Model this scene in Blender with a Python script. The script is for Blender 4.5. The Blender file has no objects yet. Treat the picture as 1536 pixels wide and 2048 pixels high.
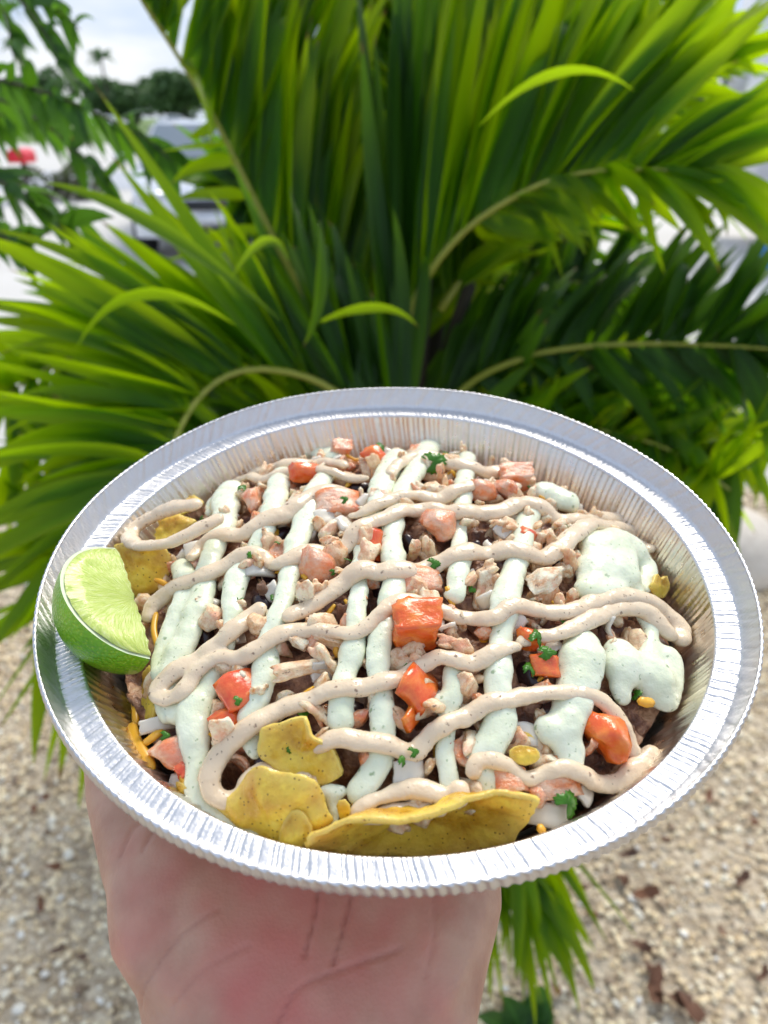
import bpy, bmesh, math, random
import numpy as np
from mathutils import Vector, Matrix, Euler, noise

random.seed(7)
np.random.seed(7)
SC = bpy.context.scene
COL = SC.collection
R = math.radians

# ------------------------------------------------------------------ camera, sky, sun, exposure
cd = bpy.data.cameras.new('camera')
cam = bpy.data.objects.new('camera', cd)
COL.objects.link(cam)
cam.location = (0, 0, 1.3)
cam.rotation_euler = (R(90 - 27.2), 0, 0)
cd.sensor_fit = 'AUTO'
cd.sensor_width = 36
cd.lens = 36 * 1537 / 2048
cd.clip_start = 0.01
cd.clip_end = 2000
cd.dof.use_dof = True
cd.dof.focus_distance = 0.235
cd.dof.aperture_fstop = 11.5
SC.camera = cam

world = bpy.data.worlds.new('World')
SC.world = world
world.use_nodes = True
wn, wl = world.node_tree.nodes, world.node_tree.links
wn.clear()
wo = wn.new('ShaderNodeOutputWorld')
bg = wn.new('ShaderNodeBackground')
bg.inputs['Strength'].default_value = 0.1
sky = wn.new('ShaderNodeTexSky')
sky.sky_type = 'NISHITA'
sky.sun_disc = False
sky.sun_elevation = R(46)
sky.sun_rotation = R(20)
tc = wn.new('ShaderNodeTexCoord')
mp = wn.new('ShaderNodeMapping')
mp.inputs['Scale'].default_value = (1.6, 1.6, 7.0)
nz = wn.new('ShaderNodeTexNoise')
nz.inputs['Scale'].default_value = 1.7
nz.inputs['Detail'].default_value = 5
nz.inputs['Roughness'].default_value = 0.55
rp = wn.new('ShaderNodeValToRGB')
rp.color_ramp.elements[0].position = 0.41
rp.color_ramp.elements[0].color = (4.6, 6.2, 9.2, 1)
rp.color_ramp.elements[1].position = 0.66
rp.color_ramp.elements[1].color = (9.6, 9.9, 10.5, 1)
mx = wn.new('ShaderNodeMix')
mx.data_type = 'RGBA'
mx.inputs[0].default_value = 0.88
wl.new(tc.outputs['Generated'], mp.inputs['Vector'])
wl.new(mp.outputs[0], nz.inputs['Vector'])
wl.new(nz.outputs[0], rp.inputs[0])
wl.new(sky.outputs[0], mx.inputs[6])
wl.new(rp.outputs[0], mx.inputs[7])
wl.new(mx.outputs[2], bg.inputs['Color'])
wl.new(bg.outputs[0], wo.inputs['Surface'])

sl = bpy.data.lights.new('sun', 'SUN')
sl.energy = 3.2
sl.angle = R(24)
sl.color = (1.0, 0.93, 0.82)
sun = bpy.data.objects.new('sun', sl)
COL.objects.link(sun)
sd = Vector((math.sin(R(20)) * math.cos(R(46)), math.cos(R(20)) * math.cos(R(46)), math.sin(R(46))))
sun.rotation_euler = sd.to_track_quat('Z', 'Y').to_euler()

vs = SC.view_settings
vs.view_transform = 'Standard'
vs.look = 'None'
vs.exposure = 0.1
vs.gamma = 1.0
vs.use_curve_mapping = False
SC.render.engine = 'CYCLES'
SC.cycles.use_denoising = True
SC.cycles.max_bounces = 8
SC.cycles.transmission_bounces = 4

# ------------------------------------------------------------------ helpers
def tag(o, label=None, cat=None, group=None, kind=None):
    if label: o['label'] = label
    if cat: o['category'] = cat
    if group: o['group'] = group
    if kind: o['kind'] = kind
    return o

def link(name, me, parent=None, mat=None):
    o = bpy.data.objects.new(name, me)
    COL.objects.link(o)
    if parent is not None:
        o.parent = parent
    if mat is not None and me is not None:
        me.materials.clear()
        me.materials.append(mat)
    return o

def mesh(name, verts, faces, smooth=True):
    me = bpy.data.meshes.new(name)
    me.from_pydata([tuple(v) for v in verts], [], faces)
    if smooth:
        me.polygons.foreach_set('use_smooth', [True] * len(me.polygons))
    me.update()
    return me

def bm_mesh(name, bm, smooth=True):
    me = bpy.data.meshes.new(name)
    bm.to_mesh(me)
    bm.free()
    if smooth:
        me.polygons.foreach_set('use_smooth', [True] * len(me.polygons))
    return me

def empty(name, loc=(0, 0, 0), rz=0):
    o = bpy.data.objects.new(name, None)
    COL.objects.link(o)
    o.empty_display_size = 0.02
    o.location = loc
    o.rotation_euler = (0, 0, rz)
    return o

def settle(o):
    """turn an object's modifiers into plain mesh data"""
    bpy.context.view_layer.update()
    dg = bpy.context.evaluated_depsgraph_get()
    me = bpy.data.meshes.new_from_object(o.evaluated_get(dg))
    mats = [m for m in o.data.materials]
    o.modifiers.clear()
    o.data = me
    me.materials.clear()
    for m in mats: me.materials.append(m)
    me.polygons.foreach_set('use_smooth', [True] * len(me.polygons))
    return o

def catmull(pts, step):
    P = [np.array(p, float) for p in pts]
    if len(P) < 2: return [P[0]]
    P = [2 * P[0] - P[1]] + P + [2 * P[-1] - P[-2]]
    out = []
    for i in range(1, len(P) - 2):
        a, b, c, d = P[i - 1:i + 3]
        k = max(1, int(math.ceil(np.linalg.norm((c - b)[:3 if len(b) > 3 else 2 if step > .5 else 3]) / step)))
        for j in range(k):
            t = j / k
            out.append(0.5 * (2 * b + (c - a) * t + (2 * a - 5 * b + 4 * c - d) * t * t + (3 * b - a - 3 * c + d) * t ** 3))
    out.append(P[-2])
    return out

class NT:
    def __init__(s, name):
        s.m = bpy.data.materials.new(name)
        s.m.use_nodes = True
        s.t = s.m.node_tree
        s.t.nodes.clear()
        s.out = s.n('ShaderNodeOutputMaterial')
    def n(s, typ, **kw):
        x = s.t.nodes.new(typ)
        for k, v in kw.items(): setattr(x, k, v)
        return x
    def l(s, a, b): s.t.links.new(a, b)
    def val(s, node, **kw):
        for k, v in kw.items(): node.inputs[k.replace('_', ' ')].default_value = v
        return node
    def own(s):
        v = s.n('ShaderNodeVectorMath'); v.operation = 'MULTIPLY_ADD'
        s.l(s.n('ShaderNodeObjectInfo').outputs['Random'], v.inputs[0]); v.inputs[1].default_value = (37, 53, 71)
        s.l(s.obj(), v.inputs[2])
        return v.outputs[0]
    def obj(s): return s.n('ShaderNodeTexCoord').outputs['Object']
    def noise(s, scale, detail=3, rough=.5, vec=None):
        x = s.n('ShaderNodeTexNoise')
        x.inputs['Scale'].default_value = scale
        x.inputs['Detail'].default_value = detail
        x.inputs['Roughness'].default_value = rough
        s.l(vec if vec is not None else s.obj(), x.inputs['Vector'])
        return x.outputs[0]
    def voronoi(s, scale, vec=None, feature='F1'):
        x = s.n('ShaderNodeTexVoronoi')
        x.feature = feature
        x.inputs['Scale'].default_value = scale
        s.l(vec if vec is not None else s.obj(), x.inputs['Vector'])
        return x
    def ramp(s, fac, stops):
        x = s.n('ShaderNodeValToRGB')
        e = x.color_ramp.elements
        while len(e) < len(stops): e.new(0.5)
        for i, (p, c) in enumerate(stops):
            e[i].position = p
            e[i].color = (c[0], c[1], c[2], 1) if hasattr(c, '__len__') else (c, c, c, 1)
        s.l(fac, x.inputs[0])
        return x.outputs[0]
    def mix(s, fac, a, b, mode='MIX'):
        x = s.n('ShaderNodeMix')
        x.data_type = 'RGBA'
        x.blend_type = mode
        for v, i in ((fac, 0), (a, 6), (b, 7)):
            if isinstance(v, (int, float)): x.inputs[i].default_value = v
            elif isinstance(v, tuple): x.inputs[i].default_value = (v[0], v[1], v[2], 1)
            else: s.l(v, x.inputs[i])
        return x.outputs[2]
    def math(s, op, a, b=0.0):
        x = s.n('ShaderNodeMath')
        x.operation = op
        for v, i in ((a, 0), (b, 1)):
            if isinstance(v, (int, float)): x.inputs[i].default_value = v
            else: s.l(v, x.inputs[i])
        return x.outputs[0]
    def rnd(s): return s.n('ShaderNodeObjectInfo').outputs['Random']
    def attr(s, name):
        x = s.n('ShaderNodeAttribute')
        x.attribute_name = name
        return x
    def bump(s, h, strength=.3, dist=.001):
        x = s.n('ShaderNodeBump')
        x.inputs['Strength'].default_value = strength
        x.inputs['Distance'].default_value = dist
        s.l(h, x.inputs['Height'])
        return x.outputs[0]
    def pbr(s, color, rough=.5, metal=0, bump=None, sss=0, sss_scale=.003, spec=.5, coat=0, sss_radius=(1, .6, .4), trans=0, alpha=None, finish=True):
        x = s.n('ShaderNodeBsdfPrincipled')
        if isinstance(color, tuple): x.inputs['Base Color'].default_value = (*color[:3], 1)
        else: s.l(color, x.inputs['Base Color'])
        if isinstance(rough, (int, float)): x.inputs['Roughness'].default_value = rough
        else: s.l(rough, x.inputs['Roughness'])
        x.inputs['Metallic'].default_value = metal
        x.inputs['Specular IOR Level'].default_value = spec
        x.inputs['Coat Weight'].default_value = coat
        x.inputs['Coat Roughness'].default_value = .12
        x.inputs['Transmission Weight'].default_value = trans
        if sss:
            x.inputs['Subsurface Weight'].default_value = sss
            x.inputs['Subsurface Scale'].default_value = sss_scale
            x.inputs['Subsurface Radius'].default_value = sss_radius
        if bump is not None: s.l(bump, x.inputs['Normal'])
        if finish: s.l(x.outputs[0], s.out.inputs['Surface'])
        return x

def simple(name, color, rough=.5, metal=0, **kw):
    t = NT(name)
    t.pbr(color, rough, metal, **kw)
    return t.m

# ------------------------------------------------------------------ materials
def mat_foil():
    t = NT('foil')
    n = t.noise(900, 3)
    n2 = t.noise(120, 2)
    b = t.bump(t.math('ADD', n, n2), .22, .0006)
    rough = t.ramp(t.noise(300, 2), [(.3, .34), (.7, .5)])
    t.pbr((.68, .675, .68), rough, 1.0, bump=b)
    return t.m

def mat_sauce(name, col, col2, speck, scale, thr, sub):
    t = NT(name)
    c = t.mix(t.ramp(t.noise(90, 4), [(.35, 0), (.7, 1)]), col, col2)
    wob = t.n('ShaderNodeVectorMath'); wob.operation = 'MULTIPLY_ADD'
    nn = t.n('ShaderNodeTexNoise'); nn.inputs['Scale'].default_value = 900; t.l(t.obj(), nn.inputs['Vector'])
    t.l(nn.outputs['Color'], wob.inputs[0]); wob.inputs[1].default_value = (.0016,) * 3; t.l(t.obj(), wob.inputs[2])
    for sc_, th_, keep, amt in ((scale, thr, .8, .75), (scale * 2.1, thr * 1.1, .72, .6), (scale * .62, thr * .75, .9, .6)):
        v = t.voronoi(sc_, wob.outputs[0])
        d = t.ramp(v.outputs['Distance'], [(th_ * .6, 1), (th_ * 1.15, 0)])
        sep = t.n('ShaderNodeSeparateColor')
        t.l(v.outputs['Color'], sep.inputs[0])
        g = t.math('GREATER_THAN', sep.outputs[0], keep)
        c = t.mix(t.math('MULTIPLY', t.math('MULTIPLY', d, g), amt), c, speck)
    b = t.bump(t.math('ADD', t.noise(190, 4, .6), t.math('MULTIPLY', t.noise(700, 3), .25)), .35, .0016)
    t.pbr(c, t.ramp(t.noise(160, 2), [(.3, .16), (.7, .3)]), bump=b, sss=sub, sss_scale=.0045, sss_radius=(1, .8, .6), spec=.5)
    return t.m

def mat_leaf(name, dark, light, tipc, trans_c, trans=.42, gloss=.36):
    t = NT(name)
    along = t.attr('along').outputs['Fac']
    across = t.attr('across').outputs['Fac']
    lr = t.attr('leaf_rnd').outputs['Fac']
    n = t.noise(9, 2)
    f = t.math('ADD', t.math('MULTIPLY', lr, .65), t.math('MULTIPLY', n, .35))
    vein = t.math('ABSOLUTE', t.math('SINE', t.math('MULTIPLY', across, 15.0)))   # veins run along the blade
    c = t.mix(f, dark, light)
    c = t.mix(t.math('MULTIPLY', vein, .3), c, tuple(v * .45 for v in dark))
    rib = t.ramp(across, [(.86, 0), (.97, 1)])
    c = t.mix(t.math('MULTIPLY', rib, .6), c, tuple(min(1, v * 2.2) for v in light))
    tip = t.ramp(along, [(.78, 0), (1.0, 1)])
    c = t.mix(t.math('MULTIPLY', tip, .55), c, tipc)
    dry = t.math('MULTIPLY', t.ramp(along, [(.93, 0), (.97, 1)]), t.math('GREATER_THAN', lr, .6))
    c = t.mix(dry, c, (.22, .13, .05))
    b = t.bump(t.math('ADD', across, t.math('MULTIPLY', vein, .12)), .35, .004)
    p = t.pbr(c, gloss, bump=b, spec=.34, finish=False)
    tr = t.n('ShaderNodeBsdfTranslucent')
    tcol = t.mix(f, tuple(v * .6 for v in trans_c), trans_c)
    tcol = t.mix(t.math('MULTIPLY', vein, .22), tcol, tuple(v * .4 for v in trans_c))
    tcol = t.mix(dry, tcol, (.3, .17, .05))
    t.l(tcol, tr.inputs['Color'])
    m = t.n('ShaderNodeMixShader')
    m.inputs[0].default_value = trans
    t.l(p.outputs[0], m.inputs[1])
    t.l(tr.outputs[0], m.inputs[2])
    t.l(m.outputs[0], t.out.inputs['Surface'])
    return t.m

def mat_skin():
    t = NT('skin')
    red = t.attr('red').outputs['Fac']
    c = t.mix(t.ramp(t.noise(55, 5), [(.38, 0), (.62, 1)]), (.6, .36, .25), (.47, .245, .165))
    c = t.mix(red, c, (.62, .17, .14))
    cre = t.attr('crease').outputs['Fac']
    c = t.mix(t.math('MULTIPLY', cre, .28), c, (.38, .1, .08))
    fine = t.voronoi(900)
    b = t.bump(t.math('ADD', t.math('MULTIPLY', fine.outputs['Distance'], .6), t.noise(260, 4)), .22, .0006)
    t.pbr(c, .46, bump=b, sss=.25, sss_scale=.006, sss_radius=(1, .35, .2), spec=.4)
    return t.m

def mat_tomato():
    t = NT('tomato_flesh')
    r = t.rnd()
    a = t.mix(r, (.82, .13, .012), (.72, .07, .02))
    b_ = t.mix(r, (.9, .27, .03), (.84, .17, .05))
    w = t.own()
    c = t.mix(t.ramp(t.noise(1.1, 4, .6, w), [(.4, 0), (.64, 1)]), a, b_)
    c = t.mix(t.ramp(t.noise(2.3, 3, .6, w), [(.62, 0), (.75, .5)]), c, (.9, .4, .1))
    b = t.bump(t.noise(3.2, 4, .6, w), .25, .0015)
    t.pbr(c, .16, bump=b, sss=.3, sss_scale=.004, sss_radius=(1, .4, .2), spec=.55, coat=.3)
    return t.m

def mat_pale_tomato():
    t = NT('sauced_tomato_flesh')
    w = t.own()
    c = t.mix(t.ramp(t.noise(1.3, 4, .6, w), [(.38, 0), (.62, 1)]), (.85, .27, .09), (.84, .55, .38))
    c = t.mix(t.ramp(t.noise(.9, 2, .5, w), [(.55, 0), (.7, .7)]), c, (.75, .16, .06))
    b = t.bump(t.noise(3.2, 4, .6, w), .5, .002)
    t.pbr(c, .16, coat=.3, bump=b, sss=.3, sss_scale=.004, sss_radius=(1, .5, .3), spec=.55)
    return t.m

def mat_chicken(name='chicken_flesh'):
    t = NT(name)
    r = t.rnd()
    base = t.mix(r, (.96, .64, .38), (.98, .84, .6))
    w = t.own()
    c = t.mix(t.ramp(t.noise(1.5, 5, .65, w), [(.34, 0), (.56, 1)]), (.66, .32, .13), base)
    c = t.mix(t.ramp(t.noise(.8, 3, .5, w), [(.56, 0), (.7, .8)]), c, (.88, .42, .26))
    c = t.mix(t.ramp(t.noise(1.9, 4, .6, w), [(.63, 0), (.7, .8)]), c, (.1, .045, .025))
    mpg = t.n('ShaderNodeMapping')
    mpg.inputs['Scale'].default_value = (1.6, 1.6, .5)
    t.l(w, mpg.inputs['Vector'])
    b = t.bump(t.noise(3.5, 5, .65, mpg.outputs[0]), .4, .002)
    t.pbr(c, .24, bump=b, sss=.35, sss_scale=.005, spec=.5)
    return t.m

def mat_beef():
    t = NT('dark_beef')
    c = t.ramp(t.noise(150, 5, .6), [(.3, (.05, .02, .014)), (.48, (.24, .1, .055)), (.6, (.6, .33, .19)), (.72, (.8, .56, .36))])
    b = t.bump(t.noise(600, 4), .6, .0015)
    t.pbr(c, .34, bump=b, spec=.5)
    return t.m

def mat_chip():
    t = NT('tortilla_chip_corn')
    c = t.mix(t.ramp(t.noise(60, 5, .62), [(.36, 0), (.6, 1)]), (.5, .24, .01), (.95, .68, .09))
    at = t.attr('edge').outputs['Fac']
    c = t.mix(t.math('MULTIPLY', at, .7), c, (.86, .62, .16))
    v = t.voronoi(900)
    d = t.math('LESS_THAN', v.outputs['Distance'], .26)
    sep = t.n('ShaderNodeSeparateColor')
    t.l(v.outputs['Color'], sep.inputs[0])
    g = t.math('GREATER_THAN', sep.outputs[0], .8)
    c = t.mix(t.math('MULTIPLY', t.math('MULTIPLY', d, g), .75), c, (.16, .06, .01))
    c = t.mix(t.ramp(t.noise(300, 3, .6), [(.6, 0), (.75, .35)]), c, (.4, .18, .012))
    b = t.bump(t.math('ADD', t.noise(170, 5, .6), t.math('MULTIPLY', t.noise(520, 3), .4)), .4, .002)
    t.pbr(c, t.ramp(t.noise(140, 3), [(.35, .22), (.65, .45)]), bump=b, sss=.35, sss_scale=.004, sss_radius=(1, .7, .2), spec=.45)
    return t.m

M = {}
M['foil'] = mat_foil()
def mat_bowl():
    t = NT('reflection_tinted_foil')
    b = t.bump(t.math('ADD', t.noise(900, 3), t.noise(120, 2)), .22, .0006)
    reflect_mask = t.ramp(t.noise(45, 4, .6), [(.3, 0), (.7, 1)])
    c = t.mix(reflect_mask, (.78, .7, .59), (.8, .76, .7))          # the food's warm reflection, painted into the foil colour in patches
    t.pbr(c, t.ramp(t.noise(300, 2), [(.3, .26), (.7, .42)]), 1.0, bump=b)
    return t.m
M['bowl'] = mat_bowl()
M['tan'] = mat_sauce('chipotle_crema', (.82, .655, .455), (.75, .58, .39), (.16, .08, .05), 330, .2, .3)
M['mint'] = mat_sauce('green_crema', (.83, .86, .66), (.77, .81, .57), (.2, .3, .12), 300, .2, .3)
M['skin'] = mat_skin()
M['tomato'] = mat_tomato()
M['pale_tomato'] = mat_pale_tomato()
M['chicken'] = mat_chicken()
M['beef'] = mat_beef()
M['chip'] = mat_chip()
M['onion'] = simple('onion_flesh', (.78, .7, .56), .22, sss=.5, sss_scale=.005, sss_radius=(1, .9, .7))
M['cheese'] = simple('yellow_cheese', (.82, .42, .035), .35, sss=.3, sss_scale=.003, sss_radius=(1, .6, .2))
M['cilantro'] = mat_leaf('cilantro_leaf', (.045, .17, .015), (.1, .3, .02), (.1, .3, .03), (.2, .5, .03), .2, .3)
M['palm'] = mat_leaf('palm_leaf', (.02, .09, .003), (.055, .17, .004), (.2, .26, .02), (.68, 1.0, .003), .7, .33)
M['palm_back'] = mat_leaf('palm_leaf_shaded', (.01, .045, .002), (.026, .09, .004), (.06, .12, .02), (.26, .6, .002), .48, .45)  # darker palm leaf copy with the palm's inner shade put into its colour
M['palm_lit'] = mat_leaf('pale_palm_leaf', (.03, .11, .004), (.07, .18, .008), (.22, .28, .02), (.66, 1.0, .01), .6, .3)  # paler palm leaf copy; light caught by bent leaflets put into the colour
M['tree_leaf'] = mat_leaf('feathery_leaf', (.02, .075, .012), (.05, .14, .02), (.07, .17, .02), (.2, .5, .02), .42, .4)
M['rachis'] = simple('palm_rachis', (.27, .29, .035), .4)
M['bark'] = simple('palm_bark', (.05, .042, .03), .85)
M['black_bean'] = simple('black_bean', (.03, .014, .016), .25)

# ------------------------------------------------------------------ the pan's own axes (it is held tilted towards the camera)
PX = Vector((0.9999831806, -0.0009981901, 0.0057133272))
PY = Vector((0.0, 0.9850785051, 0.1721056038))
PZ = Vector((-0.0057998699, -0.1721027091, 0.9850619366))
PO = Vector((0.0040469789, 0.2263924371, 1.1621084983))
PAN = Matrix(((PX.x, PY.x, PZ.x, PO.x), (PX.y, PY.y, PZ.y, PO.y), (PX.z, PY.z, PZ.z, PO.z), (0, 0, 0, 1)))

def mound(x, y):
    """height of the food above the pan's opening, metres"""
    rr = math.hypot(x, y) / 0.09
    return 0.009 - 0.019 * rr ** 2.4 + (0.004 * min(1.2, -y / 0.09) if y < 0 else 0)

def local(o, x=0, y=0, z=0, rot=(0, 0, 0)):
    o.matrix_world = PAN @ Matrix.Translation((x, y, z)) @ Euler(rot).to_matrix().to_4x4()
    return o

def tube(bm, pts, n=12, flat=1.0, up=(0, 0, 1), cap=True):
    """sweep rings of radius r (4th value) along pts; flat squashes along 'up'"""
    up = Vector(up)
    rings = []
    P = [Vector(p[:3]) for p in pts]
    for i, p in enumerate(pts):
        a, b = P[max(0, i - 1)], P[min(len(P) - 1, i + 1)]
        t = (b - a)
        if t.length < 1e-9: t = Vector((0, 1, 0))
        t.normalize()
        s = t.cross(up)
        if s.length < 1e-4: s = t.cross(Vector((1, 0, 0)))
        s.normalize()
        u = s.cross(t)
        r = p[3]
        fl = p[4] if len(p) > 4 else flat
        rings.append([bm.verts.new(P[i] + s * (r * math.cos(k * 2 * math.pi / n)) + u * (r * fl * math.sin(k * 2 * math.pi / n))) for k in range(n)])
    for a, b in zip(rings, rings[1:]):
        for k in range(n):
            bm.faces.new((a[k], a[(k + 1) % n], b[(k + 1) % n], b[k]))
    if cap:
        bm.faces.new(rings[0][::-1])
        bm.faces.new(rings[-1])
    return rings

def ellipsoid(bm, c, rad, rot=(0, 0, 0), sub=2):
    g = bmesh.ops.create_icosphere(bm, subdivisions=sub, radius=1)
    m = Matrix.Translation(c) @ Euler(rot).to_matrix().to_4x4() @ Matrix.Diagonal((*rad, 1))
    bmesh.ops.transform(bm, matrix=m, verts=g['verts'])
    return g['verts']

# ------------------------------------------------------------------ ground
def gravel_bed():
    t = NT('gravel_base')
    v = t.voronoi(70)
    sep = t.n('ShaderNodeSeparateColor'); t.l(v.outputs['Color'], sep.inputs[0])
    c = t.ramp(sep.outputs[0], [(0, (.36, .28, .19)), (.5, (.56, .46, .33)), (1, (.76, .66, .5))])
    c = t.mix(t.ramp(t.noise(2.5, 3), [(.4, 0), (.7, .5)]), c, (.2, .15, .1))
    t.pbr(c, .85, bump=t.bump(v.outputs['Distance'], .8, .01))
    g = link('gravel_ground', mesh('gravel_ground', [(-5, -3, 0), (5, -3, 0), (5, 2.75, 0), (-5, 2.75, 0)], [(0, 1, 2, 3)]), None, t.m)
    tag(g, kind='structure')
    # loose shell gravel lying on it, as one mesh nobody could count
    ico = bmesh.new(); bmesh.ops.create_icosphere(ico, subdivisions=1, radius=1)
    ico.verts.ensure_lookup_table()
    bv = np.array([v.co[:] for v in ico.verts]); bf = np.array([[v.index for v in f.verts] for f in ico.faces]); ico.free()
    rng = np.random.default_rng(3)
    def patch(n, x0, x1, y0, y1, s0, s1):
        p = np.c_[rng.uniform(x0, x1, n), rng.uniform(y0, y1, n)]
        s = s0 + (s1 - s0) * rng.random(n) ** 2.2
        return p, s
    A = [patch(9500, -1.25, -.25, .35, 1.9, .003, .0098), patch(15000, .05, 1.5, .35, 2.1, .003, .0098), patch(6000, -2.2, 2.4, 1.5, 2.7, .006, .014)]
    P = np.vstack([a[0] for a in A]); S = np.concatenate([a[1] for a in A]); n = len(S)
    sc = S[:, None] * np.c_[rng.uniform(.7, 1.35, n), rng.uniform(.6, 1.1, n), rng.uniform(.35, .8, n)]
    an = rng.uniform(0, 6.283, n); tl = rng.normal(0, .45, n)
    V = bv[None] * (1 + rng.normal(0, .13, (n, len(bv), 1))) * sc[:, None, :]
    x, y, z = V[..., 0], V[..., 1], V[..., 2]
    ct, st = np.cos(tl)[:, None], np.sin(tl)[:, None]
    x, z = x * ct - z * st, x * st + z * ct
    ca, sa = np.cos(an)[:, None], np.sin(an)[:, None]
    x, y = x * ca - y * sa, x * sa + y * ca
    V = np.stack([x + P[:, 0:1], y + P[:, 1:2], z + (S * rng.uniform(.05, .9, n))[:, None]], -1).reshape(-1, 3)
    F = (bf[None] + (np.arange(n) * len(bv))[:, None, None]).reshape(-1, 3)
    me = bpy.data.meshes.new('gravel')
    me.vertices.add(len(V)); me.vertices.foreach_set('co', V.astype(np.float32).ravel())
    me.loops.add(F.size); me.loops.foreach_set('vertex_index', F.astype(np.int32).ravel())
    me.polygons.add(len(F)); me.polygons.foreach_set('loop_start', np.arange(0, F.size, 3, dtype=np.int32))
    me.polygons.foreach_set('use_smooth', np.ones(len(F), bool))
    me.update(calc_edges=True)
    at = me.attributes.new('tone', 'FLOAT', 'POINT')
    at.data.foreach_set('value', np.repeat(rng.random(n), len(bv)).astype(np.float32))
    t = NT('shell_gravel')
    c = t.ramp(t.attr('tone').outputs['Fac'], [(0, (.09, .05, .03)), (.03, (.42, .31, .21)), (.3, (.8, .64, .4)), (.7, (.9, .77, .53)), (.9, (.92, .84, .65)), (1, (.88, .86, .8))])
    c = t.mix(t.ramp(t.noise(60, 3), [(.5, 0), (.8, .25)]), c, (.42, .3, .18))
    t.pbr(c, .75, bump=t.bump(t.noise(240, 3), .4, .002))
    o = link('gravel', me, None, t.m)
    tag(o, 'pale beige crushed shell gravel covering the ground', 'gravel', kind='stuff')

def far_ground():
    t = NT('pavement_concrete')
    c = t.ramp(t.noise(.5, 5), [(.3, (.56, .54, .5)), (.7, (.66, .64, .6))])
    t.pbr(c, .85)
    tag(link('pavement', mesh('pavement', [(-60, 2.6, -.004), (60, 2.6, -.004), (60, 48, -.004), (-60, 48, -.004)], [(0, 1, 2, 3)]), None, t.m), kind='structure')
    t = NT('asphalt')
    c = t.ramp(t.noise(.8, 5), [(.3, (.4, .42, .46)), (.7, (.47, .49, .52))])
    t.pbr(c, .8)
    tag(link('road', mesh('road', [(-60, 16, .004), (60, 17.5, .004), (60, 23.5, .004), (-60, 22, .004)], [(0, 1, 2, 3)]), None, t.m), kind='structure')
    t = NT('lawn_grass')
    c = t.ramp(t.noise(.15, 5), [(.3, (.1, .18, .035)), (.7, (.17, .25, .06))])
    t.pbr(c, .9)
    tag(link('lawn', mesh('lawn', [(-400, 47, 0.01), (400, 47, .01), (400, 900, .01), (-400, 900, .01)], [(0, 1, 2, 3)]), None, t.m), kind='structure')
    t = NT('earth')
    t.pbr((.3, .27, .22), .9)
    tag(link('ground', mesh('ground', [(-900, -60, -.03), (900, -60, -.03), (900, 900, -.03), (-900, 900, -.03)], [(0, 1, 2, 3)]), None, t.m), kind='structure')

gravel_bed()
far_ground()

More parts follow.
